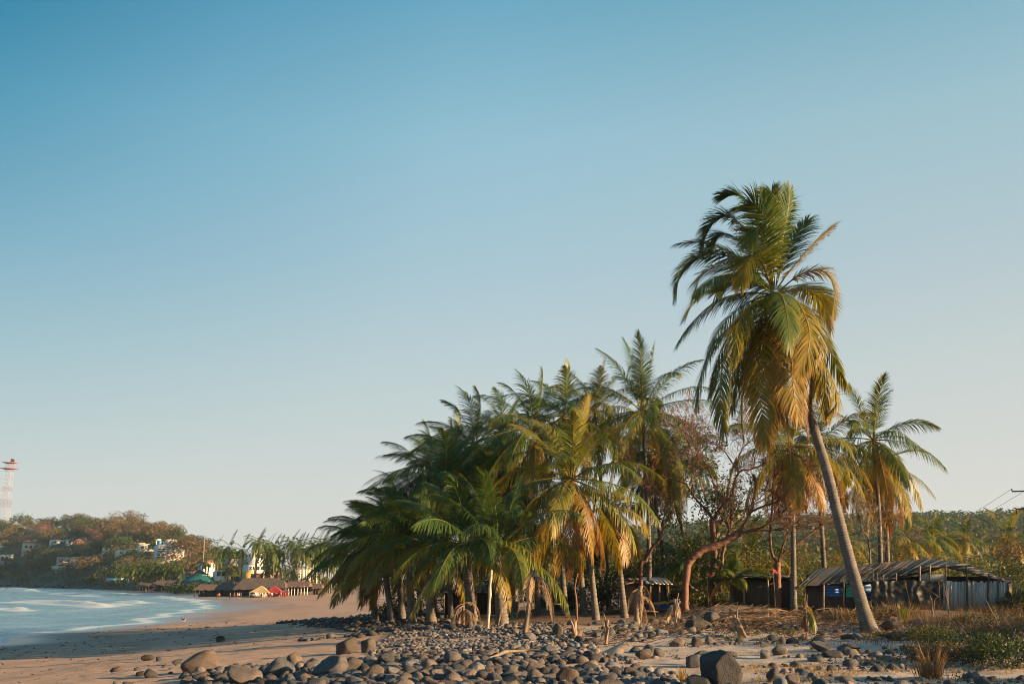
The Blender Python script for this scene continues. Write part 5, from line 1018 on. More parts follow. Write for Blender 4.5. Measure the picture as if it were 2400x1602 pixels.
while cnt < 190 and tries < 3000:
    tries += 1; u = U(-25, 560); ys = float(np.interp(u, HU, HYS)); D = ys + 8 + 375 * U(0, 1) ** .8; x = (u - 1200) / FPX * D; z = float(hill_left(np.array(x), np.array(D))); s = U(.8, 1.4) * (1 + (D - ys) / 700); hh = 8 * s
    _, vb = proj(np.array([x, D, z])); _, vt = proj(np.array([x, D, z + hh])); wpx = 9 * s / D * FPX
    if blocks(u, vt, vb, D, wpx): continue
    r = RNG.random(); low = (D - ys) < 45
    k = (0 if r < .5 else 5 if r < .75 else 1) if low else (0 if r < .22 else 1 if r < .42 else 2 if r < .72 else 3 if r < .84 else 4 if r < .9 else 5)
    put_tree(k, x, D, z - .3, s); cnt += 1
for (u, v, k, s, lb) in ((450, 1262, 2, 1.5, 'large brown dome-topped tree right of the white building'), (462, 1268, 2, 1.4, 'large brown tree beside the thin mast'), (315, 1222, 2, 1.6, 'broad dark flat-topped tree at the crest of the headland'), (345, 1232, 2, 1.3, 'dark airy tree on the crest right of the broad flat-topped one'), (205, 1262, 4, 1.2, 'reddish leafless tree in the middle of the headland'), (200, 1312, 4, 1.3, 'pink-blossomed tree above the rocky shore'), (283, 1268, 3, 1.4, 'bright orange-green round tree beside the small white house'), (468, 1300, 5, 1.0, 'dark green round tree beside the mast')):
    D = float(np.interp(u, HU, HYS)) + (350 if v < 1250 else 150); x = (u - 1200) / FPX * D; zc = at(u, v, D)[2]; put_tree(k, x, D, zc - 6.5 * s, s, lb, 'x'); 
for o in bpy.data.objects:
    if o.get('group') == 'x': del o['group']
# scrub that reads as one mass
def scrub(name, n, fn, ufn, yfn, rr, size, lq, tone, mat, lab, hgt=.7):
    b = B(); u = ufn(n); y = yfn(n, u); x = (u - 1200) / FPX * y; z = fn(x, y)
    for k in range(n):
        r = U(*rr); leaf_cloud(b, [(x[k], y[k], z[k] + r * hgt, r, r, r * .75)], lq, size * U(.8, 1.2), tone, shell=.7)
    o = b.build(name, M[mat]); tag(o, lab, 'woodland', None, 'stuff')
scrub('headland_scrub', 1300, hill_left, lambda n: U(-60, 760, n), lambda n, u: np.interp(u, HU, HYS) + 6 + U(0, 380, n), (2.2, 4.4), .62, 30, (.1, .75), 'leaf', 'low green scrub covering the headland')
scrub('headland_dry_scrub', 260, hill_left, lambda n: U(-60, 600, n), lambda n, u: np.interp(u, HU, HYS) + 30 + U(0, 350, n), (2.0, 3.6), .55, 30, (.1, .9), 'leaf_dry', 'dry brown scrub on the headland')
scrub('hillside_woodland', 1900, hill_right, lambda n: U(1350, 2700, n), lambda n, u: 340 + 580 * U(0, 1, n) ** .75, (4.0, 7.5), 1.5, 30, (.0, .22), 'leaf', 'dense green woodland on the inland hillside')
scrub('hillside_dry_woodland', 700, hill_right, lambda n: U(1350, 2700, n), lambda n, u: 420 + 500 * U(0, 1, n) ** .6, (3.5, 6.5), 1.4, 28, (.0, .5), 'leaf_dry', 'dry brown trees on the inland hillside')
scrub('lowland_woodland', 420, lambda x, y: H(x, y, False), lambda n: U(1380, 2650, n), lambda n, u: 140 + 190 * U(0, 1, n), (2.0, 3.8), .5, 60, (.1, .75), 'leaf', 'green thicket between the shack and the inland hill', 1.0)
scrub('village_greenery', 160, lambda x, y: H(x, y, False), lambda n: U(420, 860, n), lambda n, u: U(345, 400, n), (1.6, 3.0), .5, 46, (.05, .6), 'leaf', 'green shrubbery behind the thatched restaurants', .8)

# labels by order from the left, so that look-alikes can be told apart
ONES = 'zeroth first second third fourth fifth sixth seventh eighth ninth tenth eleventh twelfth thirteenth fourteenth fifteenth sixteenth seventeenth eighteenth nineteenth'.split(); TENS = {2: 'twent', 3: 'thirt', 4: 'fort', 5: 'fift', 6: 'sixt', 7: 'sevent'}
def ordinal(n): return ONES[n] if n < 20 else TENS[n // 10] + 'ieth' if n % 10 == 0 else TENS[n // 10] + 'y-' + ONES[n % 10]
byg = {}
for o in bpy.data.objects:
    if o.parent is None and o.get('group') in ('palms behind the restaurants', 'palm cluster under the white building', 'lower village palms', 'skyline palms', 'headland house palms') or (o.parent is None and str(o.get('group', '')).endswith('headland trees')): byg.setdefault(o['group'], []).append(o)
for g_, lst in byg.items():
    for k, o in enumerate(sorted(lst, key=lambda q: q.location.x / q.location.y)): o['label'] = o['label'] + ', ' + ordinal(k + 1) + (' of its kind' if g_.endswith('trees') else '') + ' from the left'
# ------------------------------------------------------------------ stones
def ico(sub):
    bm = bmesh.new(); bmesh.ops.create_icosphere(bm, subdivisions=sub, radius=1.0); V = np.array([v.co[:] for v in bm.verts]); F = np.array([[v.index for v in f.verts] for f in bm.faces]); bm.free(); return V, F
ICO = {k: ico(k) for k in (1, 2, 3, 4)}
def stone_shape(V, seed, rough=.30, cuts=8):
    r = np.random.default_rng(seed); n = nrm(V); o = r.uniform(0, 50, 3)
    d = 1 + rough * (fbm(n[:, 0] * 1.1 + o[0], n[:, 1] * 1.1 + o[1], n[:, 2] * 1.1 + o[2], 4) - .45) * 2.6; P = n * d[:, None]
    for _ in range(cuts):     # worn flat faces
        a = nrm(r.normal(size=3)); h = r.uniform(.5, .9); e = P @ a - h; P = P - np.where(e > 0, e * .88, 0)[:, None] * a
    P = P + n * (.055 * (vnoise(n[:, 0] * 6 + o[0], n[:, 1] * 6, n[:, 2] * 6) - .5) + .03 * (vnoise(n[:, 0] * 13, n[:, 1] * 13 + o[1], n[:, 2] * 13) - .5))[:, None]
    P = P * np.array([1, r.uniform(.6, 1), r.uniform(.5, .9)]); return P
SH = {3: [stone_shape(ICO[3][0], 100 + k) for k in range(18)], 2: [stone_shape(ICO[2][0], 200 + k) for k in range(14)], 1: [stone_shape(ICO[1][0], 300 + k, .25, 5) for k in range(12)]}
SM = []
for k, P in enumerate(SH[3]):
    for t in (.18, .34, .5, .68):
        b = B(); b.add(P, None, ICO[3][1], t); SM.append(b.mesh('stone', M['stone'], True))
def inpoly(u, v, poly):
    P = np.array(poly, float); c = np.zeros(len(u), bool); j = len(P) - 1
    for i in range(len(P)):
        hit = ((P[i, 1] > v) != (P[j, 1] > v)) & (u < (P[j, 0] - P[i, 0]) * (v - P[i, 1]) / (P[j, 1] - P[i, 1] + 1e-9) + P[i, 0]); c ^= hit; j = i
    return c
REG = [  # name, world box, outline, number tried, radius range (m), power, tone
    ('fore', (-12, 8, 13, 34), [(380, 1680), (430, 1590), (462, 1540), (480, 1500), (540, 1478), (620, 1492), (790, 1505), (850, 1492), (1010, 1492), (1150, 1500), (1330, 1525), (1440, 1550), (1440, 1680)], 7000, (.05, .27), 2.6, (.05, .6), .26),
    ('band', (-26, 0, 44, 100), [(612, 1456), (690, 1440), (770, 1428), (900, 1416), (1000, 1420), (1060, 1440), (1120, 1452), (1130, 1470), (1000, 1478), (840, 1482), (760, 1470), (680, 1464)], 7500, (.07, .36), 2.2, (.04, .38), .4),
    ('strip', (-14, -4, 32, 52), [(575, 1486), (630, 1470), (740, 1456), (860, 1470), (900, 1486), (800, 1500), (680, 1502), (590, 1498)], 1500, (.06, .34), 2.2, (.05, .42), .35),
    ('pebble', (-6, 14, 12, 56), [(850, 1482), (960, 1466), (1060, 1456), (1250, 1456), (1330, 1470), (1380, 1500), (1400, 1525), (1480, 1545), (1640, 1590), (1700, 1680), (860, 1680), (880, 1560)], 26000, (.022, .17), 3.2, (.2, .8), .1),
    ('mid', (-3, 24, 24, 56), [(1040, 1462), (1260, 1455), (1500, 1436), (1700, 1448), (1900, 1470), (2110, 1492), (2120, 1545), (1700, 1525), (1480, 1530), (1340, 1505), (1200, 1490)], 900, (.05, .30), 2.6, (.08, .6), .45),
    ('right', (4, 22, 12, 30), [(1440, 1540), (1900, 1530), (2250, 1545), (2420, 1590), (2420, 1700), (1440, 1700)], 700, (.04, .20), 2.2, (.1, .7), .5),
    ('left', (-20, -6, 14, 40), [(150, 1700), (300, 1570), (330, 1535), (420, 1505), (480, 1495), (470, 1550), (420, 1640), (400, 1700)], 110, (.05, .2), 1.8, (.1, .4), .6),
    ('grit', (3, 22, 13, 46), [(1380, 1490), (1700, 1480), (2000, 1505), (2200, 1530), (2420, 1570), (2420, 1680), (1440, 1680), (1400, 1540)], 5200, (.012, .07), 2.6, (.1, .7), .2),
    ('small', (-10, 8, 13, 34), [(400, 1680), (470, 1530), (600, 1490), (900, 1500), (1330, 1525), (1440, 1680)], 11000, (.02, .11), 2.2, (.1, .75), .12)]
heroes = [  # u, v(base), width px, height px, tone, kind, label
    (1692, 1612, 150, 88, .05, 4, 'big dark craggy boulder at the bottom with small stones balanced on it'), (1627, 1565, 43, 34, .24, 3, 'smooth round boulder alone on the pale sand'), (1652, 1558, 36, 30, .28, 3, 'rounded boulder tucked behind the smooth round one'),
    (1512, 1546, 40, 22, .16, 3, 'low dark boulder left of the smooth round boulder'), (1546, 1539, 27, 20, .34, 3, 'small grey boulder right of the low dark one'), (770, 1585, 88, 44, .40, 4, 'long porous slab tilted up to the right among the stones'), (684, 1561, 40, 34, .42, 3, 'flat-faced upright stone catching the sun'),
    (462, 1578, 92, 52, .40, 3, 'large sloping sunlit boulder at the left edge of the stones'), (563, 1606, 88, 40, .45, 3, 'large rounded boulder at the bottom left of the stones'), (648, 1588, 70, 44, .36, 3, 'broad domed boulder left of the porous slab'), (812, 1532, 50, 40, .22, 4, 'arched porous stone standing on the sand gap'),
    (858, 1528, 40, 40, .32, 3, 'pyramid-shaped grey boulder with a porous cap'), (817, 1577, 48, 34, .18, 3, 'dark egg-shaped boulder right of the porous slab'), (872, 1594, 52, 32, .33, 3, 'rounded boulder with a pale sunlit top, centre bottom'), (905, 1560, 42, 34, .14, 3, 'dark round boulder in the middle of the foreground'),
    (1117, 1586, 40, 32, .62, 4, 'pale blocky stone with a rounded top'), (1003, 1568, 42, 24, .48, 3, 'pale oval stone lying flat left of the blocky one'), (1060, 1560, 42, 34, .42, 3, 'two-toned boulder left of the pale blocky stone'), (1252, 1582, 56, 34, .42, 3, 'grey humped boulder right of the pale blocky stone'),
    (1330, 1602, 62, 46, .26, 4, 'big notched boulder at the bottom right of the stones'), (1195, 1610, 68, 32, .12, 4, 'black boulder at the bottom centre'), (1288, 1536, 44, 28, .50, 3, 'leaning pale stone at the edge of the white sand'), (1240, 1502, 34, 20, .5, 3, 'long pale boulder with a sunlit end near the dead stalks'),
    (1348, 1500, 38, 24, .4, 3, 'grey boulder beside the split orange stump'), (1500, 1590, 0, 0, 0, 0, ''), (1480, 1584, 36, 24, .2, 3, 'dark boulder in front of the dry grass patch'), (1822, 1600, 42, 34, .18, 4, 'dark pointed boulder in the dry grass at bottom right'), (1862, 1606, 40, 24, .45, 3, 'pale flat boulder right of the dark pointed one'),
    (1929, 1524, 50, 22, .42, 4, 'pale block-shaped boulder below the leaning palm'), (1832, 1535, 40, 24, .42, 3, 'pale tilted boulder with a sharp top'), (1795, 1540, 28, 22, .45, 3, 'small pale upright boulder'), (1998, 1524, 58, 18, .34, 3, 'long flat boulder left of the leaning palm foot'), (1990, 1500, 36, 14, .3, 3, 'grey boulder touching the leaning palm foot'),
    (2150, 1470, 48, 18, .2, 3, 'dark boulder half hidden in the weeds right of the leaning palm'), (2108, 1502, 46, 22, .2, 3, 'dark domed boulder right of the leaning palm foot'), (2100, 1478, 60, 26, .16, 3, 'large dark boulder behind the leaning palm foot'), (1640, 1476, 62, 24, .10, 4, 'large black boulder at the foot of the debris heap'),
    (1668, 1462, 42, 28, .22, 3, 'grey boulder leaning on the large black one'), (1633, 1512, 30, 24, .22, 3, 'dark porous boulder in the middle of the pale sand'), (1590, 1514, 40, 20, .42, 3, 'pale low boulder left of the dark porous one'), (1400, 1494, 24, 16, .3, 3, 'dark boulder right of the split stump'), (1497, 1498, 22, 18, .5, 3, 'round pale stone in front of the debris heap'),
    (345, 1588, 38, 20, .06, 3, 'black wedge-shaped stone alone on the sand at left'), (343, 1549, 30, 13, .07, 3, 'black domed stone on the sand at far left of the stones'), (368, 1549, 20, 11, .3, 3, 'grey domed stone beside the black one'), (414, 1554, 24, 14, .12, 3, 'dark low stone right of the grey domed one'), (268, 1575, 34, 12, .34, 3, 'brown low stone on the sand nearest the sea'),
    (515, 1503, 26, 14, .08, 3, 'black stone standing at the upper left of the foreground stones'), (1048, 1465, 22, 14, .45, 3, 'pale boulder under the stout palms'), (1122, 1480, 24, 16, .5, 3, 'round sunlit boulder beside the pale dead stick'), (1310, 1490, 28, 30, .3, 3, 'leaning grey boulder left of the thin curved stick')]
RES = []   # (x,y,r) reserved
def put_stone(me_or_P, p, scale, rot, name, label, group=None):
    o = bpy.data.objects.new(name, me_or_P); COL.objects.link(o); o.location = p; o.scale = scale; o.rotation_euler = rot; tag(o, label, 'stone', group); return o
for k, (u, v, w, h, tone, sub, lb) in enumerate(heroes):
    if not lb: continue
    g = G(u, min(v, 1640)); px = g[1] / FPX; wx = w * px / 2; hz = h * px
    V = stone_shape(ICO[sub][0], 900 + k, *((.32, 9) if k else (.5, 12)))
    if k == 0:
        V = V / np.abs(V).max(0); sd = stone_shape(ICO[4][0], 955, .5, 10) * .62 + [.52, -.35, -.42]; s2 = stone_shape(ICO[4][0], 956, .5, 10) * .5 + [-.62, -.3, -.5]; V = np.concatenate([V * [.85, .8, 1] + [.12, .1, 0], sd, s2])
    V = V / np.abs(V).max(0); b = B(); nv = len(ICO[sub][0]); b.add(V, None, np.concatenate([ICO[sub][1] + q * nv for q in range(len(V) // nv)]), tone); m_ = b.mesh('boulder', M['stone'], True)
    put_stone(m_, (g[0], g[1] + wx * .6, g[2] + hz * .40), (wx, wx * U(.7, .95), hz * .60), (U(-.12, .12), U(-.25, .25), U(-.4, .4)), 'boulder', lb); RES.append((g[0], g[1] + wx * .6, wx * 1.0))
g = G(1690, 1612); zt = g[2] + 94 * g[1] / FPX
for (u, v, w, h, tone, lb) in ((1712, 1531, 38, 13, .3, 'flat dark stone balanced on top of the big craggy boulder'), (1698, 1541, 18, 11, .2, 'small wedge stone under the balanced flat stone')):
    p = at(u, v, g[1] + .35); px = g[1] / FPX; V = stone_shape(ICO[3][0], 990 + w, .2, 4); V /= np.abs(V).max(0); b = B(); b.add(V, None, ICO[3][1], tone); put_stone(b.mesh('stone', M['stone'], True), p, (w * px / 2, w * px / 2.4, h * px / 2), (0, .08, 0), 'stone', lb)
cand = []
for name, (x0, x1, y0, y1), poly, n, (r0, r1), pw, tn, sp in REG:
    x = U(x0, x1, n * 3); y = U(y0, y1, n * 3); z = H(x, y); uu, vv = proj(np.stack([x, y, z], -1)); ok = inpoly(uu, vv, poly)
    nz = fbm(x / 2.3 + 9, y / 2.3 + 4); ok &= nz > (.31 if name in ('fore', 'pebble', 'small') else .40 if name == 'band' else .45)
    if name == 'pebble': ok &= RNG.random(len(x)) < .45 + .55 * sstep(.4, .55, nz)
    idx = np.where(ok)[0][:n]
    for i in idx: cand.append((r0 + (r1 - r0) * RNG.random() ** pw, x[i], y[i], z[i], name, U(*tn), sp))
cand.sort(key=lambda c: -c[0])
cell = {}
kept = []
for c in cand:
    r, x, y, z, nm, tn, sp = c; gx, gy = int(math.floor(x / .5)), int(math.floor(y / .5)); bad = False
    for a, b_, rr in RES:
        if (a - x) ** 2 + (b_ - y) ** 2 < (rr * .9 + r * .3) ** 2: bad = True; break
    if bad: continue
    for i in range(gx - 1, gx + 2):
        for j in range(gy - 1, gy + 2):
            for (a, b_, rr) in cell.get((i, j), ()):
                if (a - x) ** 2 + (b_ - y) ** 2 < ((rr + r) * (.50 + .38 * sp)) ** 2: bad = True; break
            if bad: break
        if bad: break
    if bad: continue
    cell.setdefault((gx, gy), []).append((x, y, r)); kept.append(c)
kept.sort(key=lambda c: -c[0] / c[2]); print('stones kept', len(kept))
LBL = {'grit': ('small grey stone on the pale sand before the debris heap', 'grit stones'), 'fore': ('rounded grey volcanic stone in the dense foreground stone field', 'foreground stones'), 'small': ('rounded grey volcanic stone in the dense foreground stone field', 'foreground stones'), 'band': ('dark stone in the shaded band below the seaward palms', 'dark stones below the palms'), 'strip': ('dark stone in the short strip on open sand', 'stones of the sand strip'), 'pebble': ('small grey pebble stone in the pebble field', 'pebble field stones'), 'mid': ('grey stone on the pale sand before the debris heap', 'stones on the pale sand'), 'right': ('grey stone in the dry grass at bottom right', 'stones in the dry grass'), 'left': ('dark stone scattered on the open sand at left', 'scattered stones at left')}
NI = 285
SHORT = {0: 'the big craggy boulder', 1: 'the smooth round boulder on pale sand', 5: 'the long porous slab', 6: 'the flat-faced upright stone', 7: 'the large sloping sunlit boulder', 8: 'the large rounded boulder at bottom left', 9: 'the broad domed boulder', 10: 'the arched porous stone', 11: 'the pyramid-shaped boulder', 12: 'the dark egg-shaped boulder', 15: 'the pale blocky stone', 16: 'the pale oval stone', 18: 'the grey humped boulder', 19: 'the big notched boulder', 20: 'the black bottom boulder', 21: 'the leaning pale stone', 25: 'the dark boulder before the grass', 26: 'the dark pointed boulder', 28: 'the pale block-shaped boulder', 36: 'the large black boulder', 42: 'the black wedge-shaped stone'}
ORD = ['nearest', 'second nearest', 'third nearest', 'fourth nearest', 'fifth nearest', 'sixth nearest']; seen = {}; stone_lbl = {}
for k, c in enumerate(kept[:NI]):
    u, v = proj(np.array([c[1], c[2], c[3]])); best = min(SHORT, key=lambda h: (heroes[h][0] - u) ** 2 + (heroes[h][1] - 14 - v) ** 2); du, dv = u - heroes[best][0], v - heroes[best][1] + 14
    seen.setdefault((best, ('to the right of' if du > 0 else 'to the left of') if abs(du) > 1.4 * abs(dv) else ('in front of' if dv > 0 else 'behind')), []).append((du * du + dv * dv, k))
for (hb, dr), lst in seen.items():
    for rk, (_, k) in enumerate(sorted(lst)[:6]): stone_lbl[k] = 'grey stone, %s one %s %s' % (ORD[rk], dr, SHORT[hb])
for k, (r, x, y, z, nm, tn, sp) in enumerate(kept[:NI]):
    sh = RNG.integers(18); ti = int(np.argmin([abs(tn - q) for q in (.18, .34, .5, .68)])); asp = U(.8, 1.45)
    put_stone(SM[sh * 4 + ti], (x, y, z + r * .12), (r * asp, r * U(.7, 1.1), r * U(.65, 1.1)), (U(-.5, .5), U(-.5, .5), U(0, 6.28)), 'stone', *((stone_lbl[k], LBL[nm][1]) if k in stone_lbl else LBL[nm]))
bs = {}
for (r, x, y, z, nm, tn, sp) in kept[NI:]:
    key = 'pebbles' if r < .11 and nm in ('pebble', 'small', 'right', 'left', 'grit') else 'stones'; sub = 2 if r / y > .0052 else 1; P = SH[sub][RNG.integers(len(SH[sub]))]; a = U(0, 6.28); c, s = math.cos(a), math.sin(a); t = U(-.4, .4); ct, st = math.cos(t), math.sin(t)
    R = np.array([[c, s, 0], [-s, c, 0], [0, 0, 1]]) @ np.array([[1, 0, 0], [0, ct, st], [0, -st, ct]]); bs.setdefault(key, B()).add(P * (r * U(.8, 1.2)) @ R + [x, y, z + r * .1], None, ICO[sub][1], tn)
for key, b in bs.items(): tag(b.build('beach_' + key, M['stone'], None, True), 'countless small grey pebbles between the beach stones' if key == 'pebbles' else 'countless smaller dark beach stones', 'pebbles' if key == 'pebbles' else 'stones', None, 'stuff')
# rocks along the far shore
b = B()
for k in range(160):
    u = U(-40, 190); D = float(np.interp(u, HU, HYS)) + U(-6, 8); x = (u - 1200) / FPX * D; r = U(.6, 1.9); b.add(SH[1][RNG.integers(12)] * r + [x, D, U(.2, 2.2)], None, ICO[1][1], U(.15, .7))
tag(b.build('shore_rocks', M['stone'], None, True), 'pale rocks along the foot of the headland', 'rocks', None, 'stuff')

# ------------------------------------------------------------------ driftwood, dead stalks, debris
def stalk(label, u, v, vt, ut=None, r=.05, mat='drybark', mids=(), name='dead_stalk', cat='dead stalk', rags=0, ragL=.8, ragm='deadleaf', split=0):
    g = G(u, v); D = g[1]; e = empty(name, g, label, cat); t = at(ut if ut is not None else u, vt, D); P = [g - [0, 0, .15]] + [at(a, c, D) for a, c in mids] + [t]; b = B(); C = spline(P, 12); C[1:] += RNG.normal(0, .012, (11, 3)); tube(b, C, np.linspace(r, r * .65, 12) * (1 + .1 * RNG.normal(size=12)), 7); b.build('stem', M[mat], e, True)
    for k in range(split):
        q = t + np.array([U(-.28, .28), U(-.2, .2), U(-.25, .35)]); b = B(); tube(b, spline([C[3] + RNG.normal(0, .02, 3), (C[8] + q) / 2, q], 6), np.linspace(r * .5, r * .18, 6), 4); b.build('splinter', M[mat], e)
    for k in range(rags):
        az = U(0, 6.28); st = C[RNG.integers(7, 12)]; Cc, hd = rachis(st, az, U(-.2, .8), ragL * U(.8, 1.3), 3.2, (0, 0, 0), 10); b = B(); frond_mesh(b, Cc, 2, hd, U(0, 1), 24, .34, .03, 2.0, (0, 0, 0), -.3, U(-.5, .5)); b.build('dead_frond', M[ragm], e)
    return e
stalk('pale straight dead trunk standing between the two stout palms', 1143, 1474, 1334, 1151, .095, 'driftwood', [(1147, 1400)], 'bare_pole', 'dead trunk')
stalk('collapsed dead young palm with brown fronds like a tripod', 1088, 1472, 1414, 1086, .06, 'drybark', [], 'dead_palm', 'dead palm', 9, 1.4)
stalk('leaning dead palm with ragged grey fronds hanging from its top', 1228, 1487, 1336, 1254, .12, 'greybark', [(1238, 1430)], 'dead_palm', 'dead palm', 12, 1.9)
stalk('thin curved sunlit stick trunk in front of the middle palms', 1352, 1453, 1342, 1354, .07, 'redbark', [(1351, 1410), (1347, 1375)], 'bare_pole', 'dead trunk')
stalk('short split orange stump on the white sand', 1348, 1500, 1470, 1346, .14, 'drybark', [], 'tree_stump', 'stump', 0, .8, 'deadleaf', 9)
stalk('upright brown stalk with a green tip on the white sand', 1420, 1510, 1452, 1424, .06, 'drybark', [], 'dead_stalk', 'dead stalk', 0, .8, 'deadleaf', 5)
stalk('tall ragged dead palm stump wrapped in grey fibre', 1494, 1462, 1372, 1502, .17, 'greybark', [(1492, 1420)], 'dead_palm', 'dead palm', 7, 1.6)
stalk('cluster of three pale stalks before the debris heap', 1584, 1476, 1404, 1583, .05, 'driftwood', [], 'dead_stalk', 'dead stalk', 3, .6, 'deadleaf', 5)
stalk('dark leaning dead stalk right of the black boulder', 1738, 1492, 1440, 1720, .08, 'greybark', [], 'dead_stalk', 'dead stalk', 3, .7, 'deadleaf', 4)
stalk('young palm stalks with one yellow-green leaf left of the leaning palm', 1892, 1497, 1412, 1890, .03, 'drybark', [], 'dead_stalk', 'dead stalk', 5, .8, 'frond', 9)
stalk('two sunlit stakes in front of the black tarp', 2186, 1446, 1400, 2182, .05, 'drybark', [], 'wooden_stake', 'stake', 0, .8, 'deadleaf', 2)
stalk('thin dry shoot beside the white panel', 2226, 1452, 1380, 2216, .03, 'drybark', [], 'dry_shoot', 'shoot', 0, .8, 'deadleaf', 6)
def log(label, u0, v0, u1, v1, r, mat='driftwood', lift=.05, name='driftwood_log', mid=None):
    a, c = G(u0, v0), G(u1, v1); m_ = (a + c) / 2 + [0, 0, .06] if mid is None else G(*mid) + [0, 0, .1]; P = spline([a + [0, 0, lift], m_ + [0, 0, lift], c + [0, 0, lift]], 12); P[1:-1] += RNG.normal(0, .02, (10, 3)); b = B(); tube(b, P, r * (1 + .18 * RNG.normal(size=12)) * np.linspace(1, .6, 12), 7); tag(b.build(name, M[mat], None, True, a), label, 'log')
log('long dark bent driftwood branch lying across the pebbles', 1145, 1552, 1310, 1536, .05, 'greybark', .1, 'driftwood_log', (1215, 1537))
log('pale log lying in front of the debris heap at left', 1392, 1444, 1452, 1434, .09, 'greybark', .12)
log('short log at the foot of the grove path', 1452, 1436, 1500, 1430, .08, 'drybark', .1)
log('weathered plank log below the blue panels', 1915, 1418, 1990, 1412, .09, 'drybark', .55)
log('sunlit bent branch in the debris left of the leaning palm', 1908, 1424, 1932, 1408, .07, 'driftwood', .3)
log('dry curved branch in the dark weeds', 2235, 1520, 2280, 1530, .035, 'driftwood', .3)
log('brown fallen branch at the lower right corner', 2355, 1545, 2420, 1572, .06, 'drybark', .25)
log('thin fallen branch right of the leaning palm foot', 2115, 1510, 2160, 1514, .03, 'driftwood', .2)
# pale palm spathe on the sand
g = G(1435, 1533); n = 14; prof = []
for k in range(n):
    t = k / (n - 1.0); w = .05 + .19 * math.sin(min(1, t * 1.15) * math.pi / 2) ** 2.2; x = -.5 + .85 * t; zz = .04 + .2 * t ** 2.2
    prof.append([[x, -w * .7, zz - w * .55], [x, -w, zz], [x, -w * .6, zz + w * .75], [x, 0, zz + w], [x, w * .6, zz + w * .75], [x, w, zz], [x, w * .6, zz - w * .5]])
V = np.array(prof).reshape(-1, 3) * [1, .8, .75] + g; i = np.arange(n - 1)[:, None] * 7; j = np.arange(6)[None]; b = B(); b.add(V, np.stack([i + j, i + 7 + j, i + 7 + j + 1, i + j + 1], -1).reshape(-1, 4)); tag(b.build('palm_spathe', M['driftwood'], None, True, g), 'pale curled palm sheath lying on the white sand', 'palm sheath')
def fallen(label, u, v, az, L_, tone, lift=.1, group=None, el=.25):
    g = G(u, v); C, hd = rachis(g + [0, 0, lift], az, el, L_, 1.3, (0, 0, 0), 12)
    C[:, 2] = np.maximum(C[:, 2], H(C[:, 0], C[:, 1]) + .04); e = empty('fallen_frond', g, label, 'palm frond', group); b = B(); frond_mesh(b, C, L_, hd, tone, 46, .62, .04, .06, (0, 0, 0), .12, U(-.3, .3)); b.build('blade', M['deadleaf'], e)
for k in range(110):
    u, v = (U(1500, 1700), U(1400, 1442)) if k < 60 else (U(1700, 1990), U(1420, 1462)); fallen('dry brown palm frond in the heap right of the curved tree' if k < 60 else 'dry palm frond in the litter between the heap and the leaning palm', u, v, U(-.5, .5) + (math.pi if k % 2 else 0), U(1.8, 3.2), U(.1, 1), U(.05, .35), 'fronds of the debris heap' if k < 60 else 'fronds of the debris litter')
for k in range(8): fallen('grey shredded palm frond lying on the stones before the heap', U(1760, 1880), U(1462, 1482), U(2.5, 4), U(1.4, 2.2), U(0, .25), .25, 'grey shredded fronds')
# sticks and leaf litter (uncountable)
b = B()
for k in range(2200):
    u, v = (U(1500, 2030), U(1412, 1478)) if k < 1700 else (U(1330, 2110), U(1455, 1500)); dx, dy, dz = rayd(u, v); 
    y = U(43, 59) if k < 1700 else U(36, 46); x = (u - 1200) / FPX * y; z = float(H(x, y)); a = U(-.6, .6) + (0 if k % 3 else 1.5); L_ = U(.15, .8); d = np.array([math.cos(a), math.sin(a), U(-.1, .35)]) * L_; tube(b, [np.array([x, y, z + .03]), np.array([x, y, z + .06]) + d], U(.006, .02), 3, U(0, 1), 0, False)
tag(b.build('stick_litter', M['deadleaf']), 'dry sticks and husks littering the ground before the shack', 'litter', None, 'stuff')

# ------------------------------------------------------------------ grass, weeds and ground cover
def blades(name, label, cat, n, px, py, hgt, w, mat, tone=(.2, .9), spread=.35, mask=None):
    x, y = px(n), py(n)
    if mask is not None: k = mask(x, y); x, y = x[k], y[k]
    n = len(x); z = H(x, y); a = U(0, 6.28, n); h = U(*hgt, n); d = np.stack([np.cos(a) * spread, np.sin(a) * spread, np.ones(n)], -1) * h[:, None]; P = np.stack([x, y, z - .01], -1); s = np.stack([-np.sin(a), np.cos(a), 0 * a], -1) * (w * U(.7, 1.3, n))[:, None]
    V = np.stack([P - s, P + s, P + d * .55 + s * .7, P + d * .55 - s * .7, P + d + np.stack([np.cos(a), np.sin(a), -.6 + 0 * a], -1) * (h * spread * .4)[:, None]], 1).reshape(-1, 3); o = np.arange(n)[:, None] * 5
    b = B(); b.add(V, o + np.array([[0, 1, 2, 3]]), o + np.array([[3, 2, 4]]), np.repeat(U(*tone, n), 5)); tag(b.build(name, M[mat]), label, cat, None, 'stuff')
def pxmask(poly, lo=.5, sc=1.2):
    def f(x, y): u, v = proj(np.stack([x, y, H(x, y)], -1)); return inpoly(u, v, poly) & (fbm(x / sc + 5, y / sc + 2) > lo)
    return f
blades('dry_grass', 'short golden dry grass at the bottom right', 'grass', 60000, lambda n: U(2, 22, n), lambda n: U(14, 30, n), (.03, .13), .005, 'grass', (.1, 1), .5, pxmask([(1470, 1560), (1800, 1560), (2150, 1540), (2420, 1560), (2420, 1680), (1470, 1680)], .47))
blades('sand_grass', 'thin golden grass tufts on the pale sand', 'grass', 16000, lambda n: U(3, 20, n), lambda n: U(22, 40, n), (.03, .10), .006, 'grass', (.1, 1), .5, pxmask([(1640, 1515), (1900, 1530), (2110, 1520), (2110, 1560), (1640, 1550)], .5))
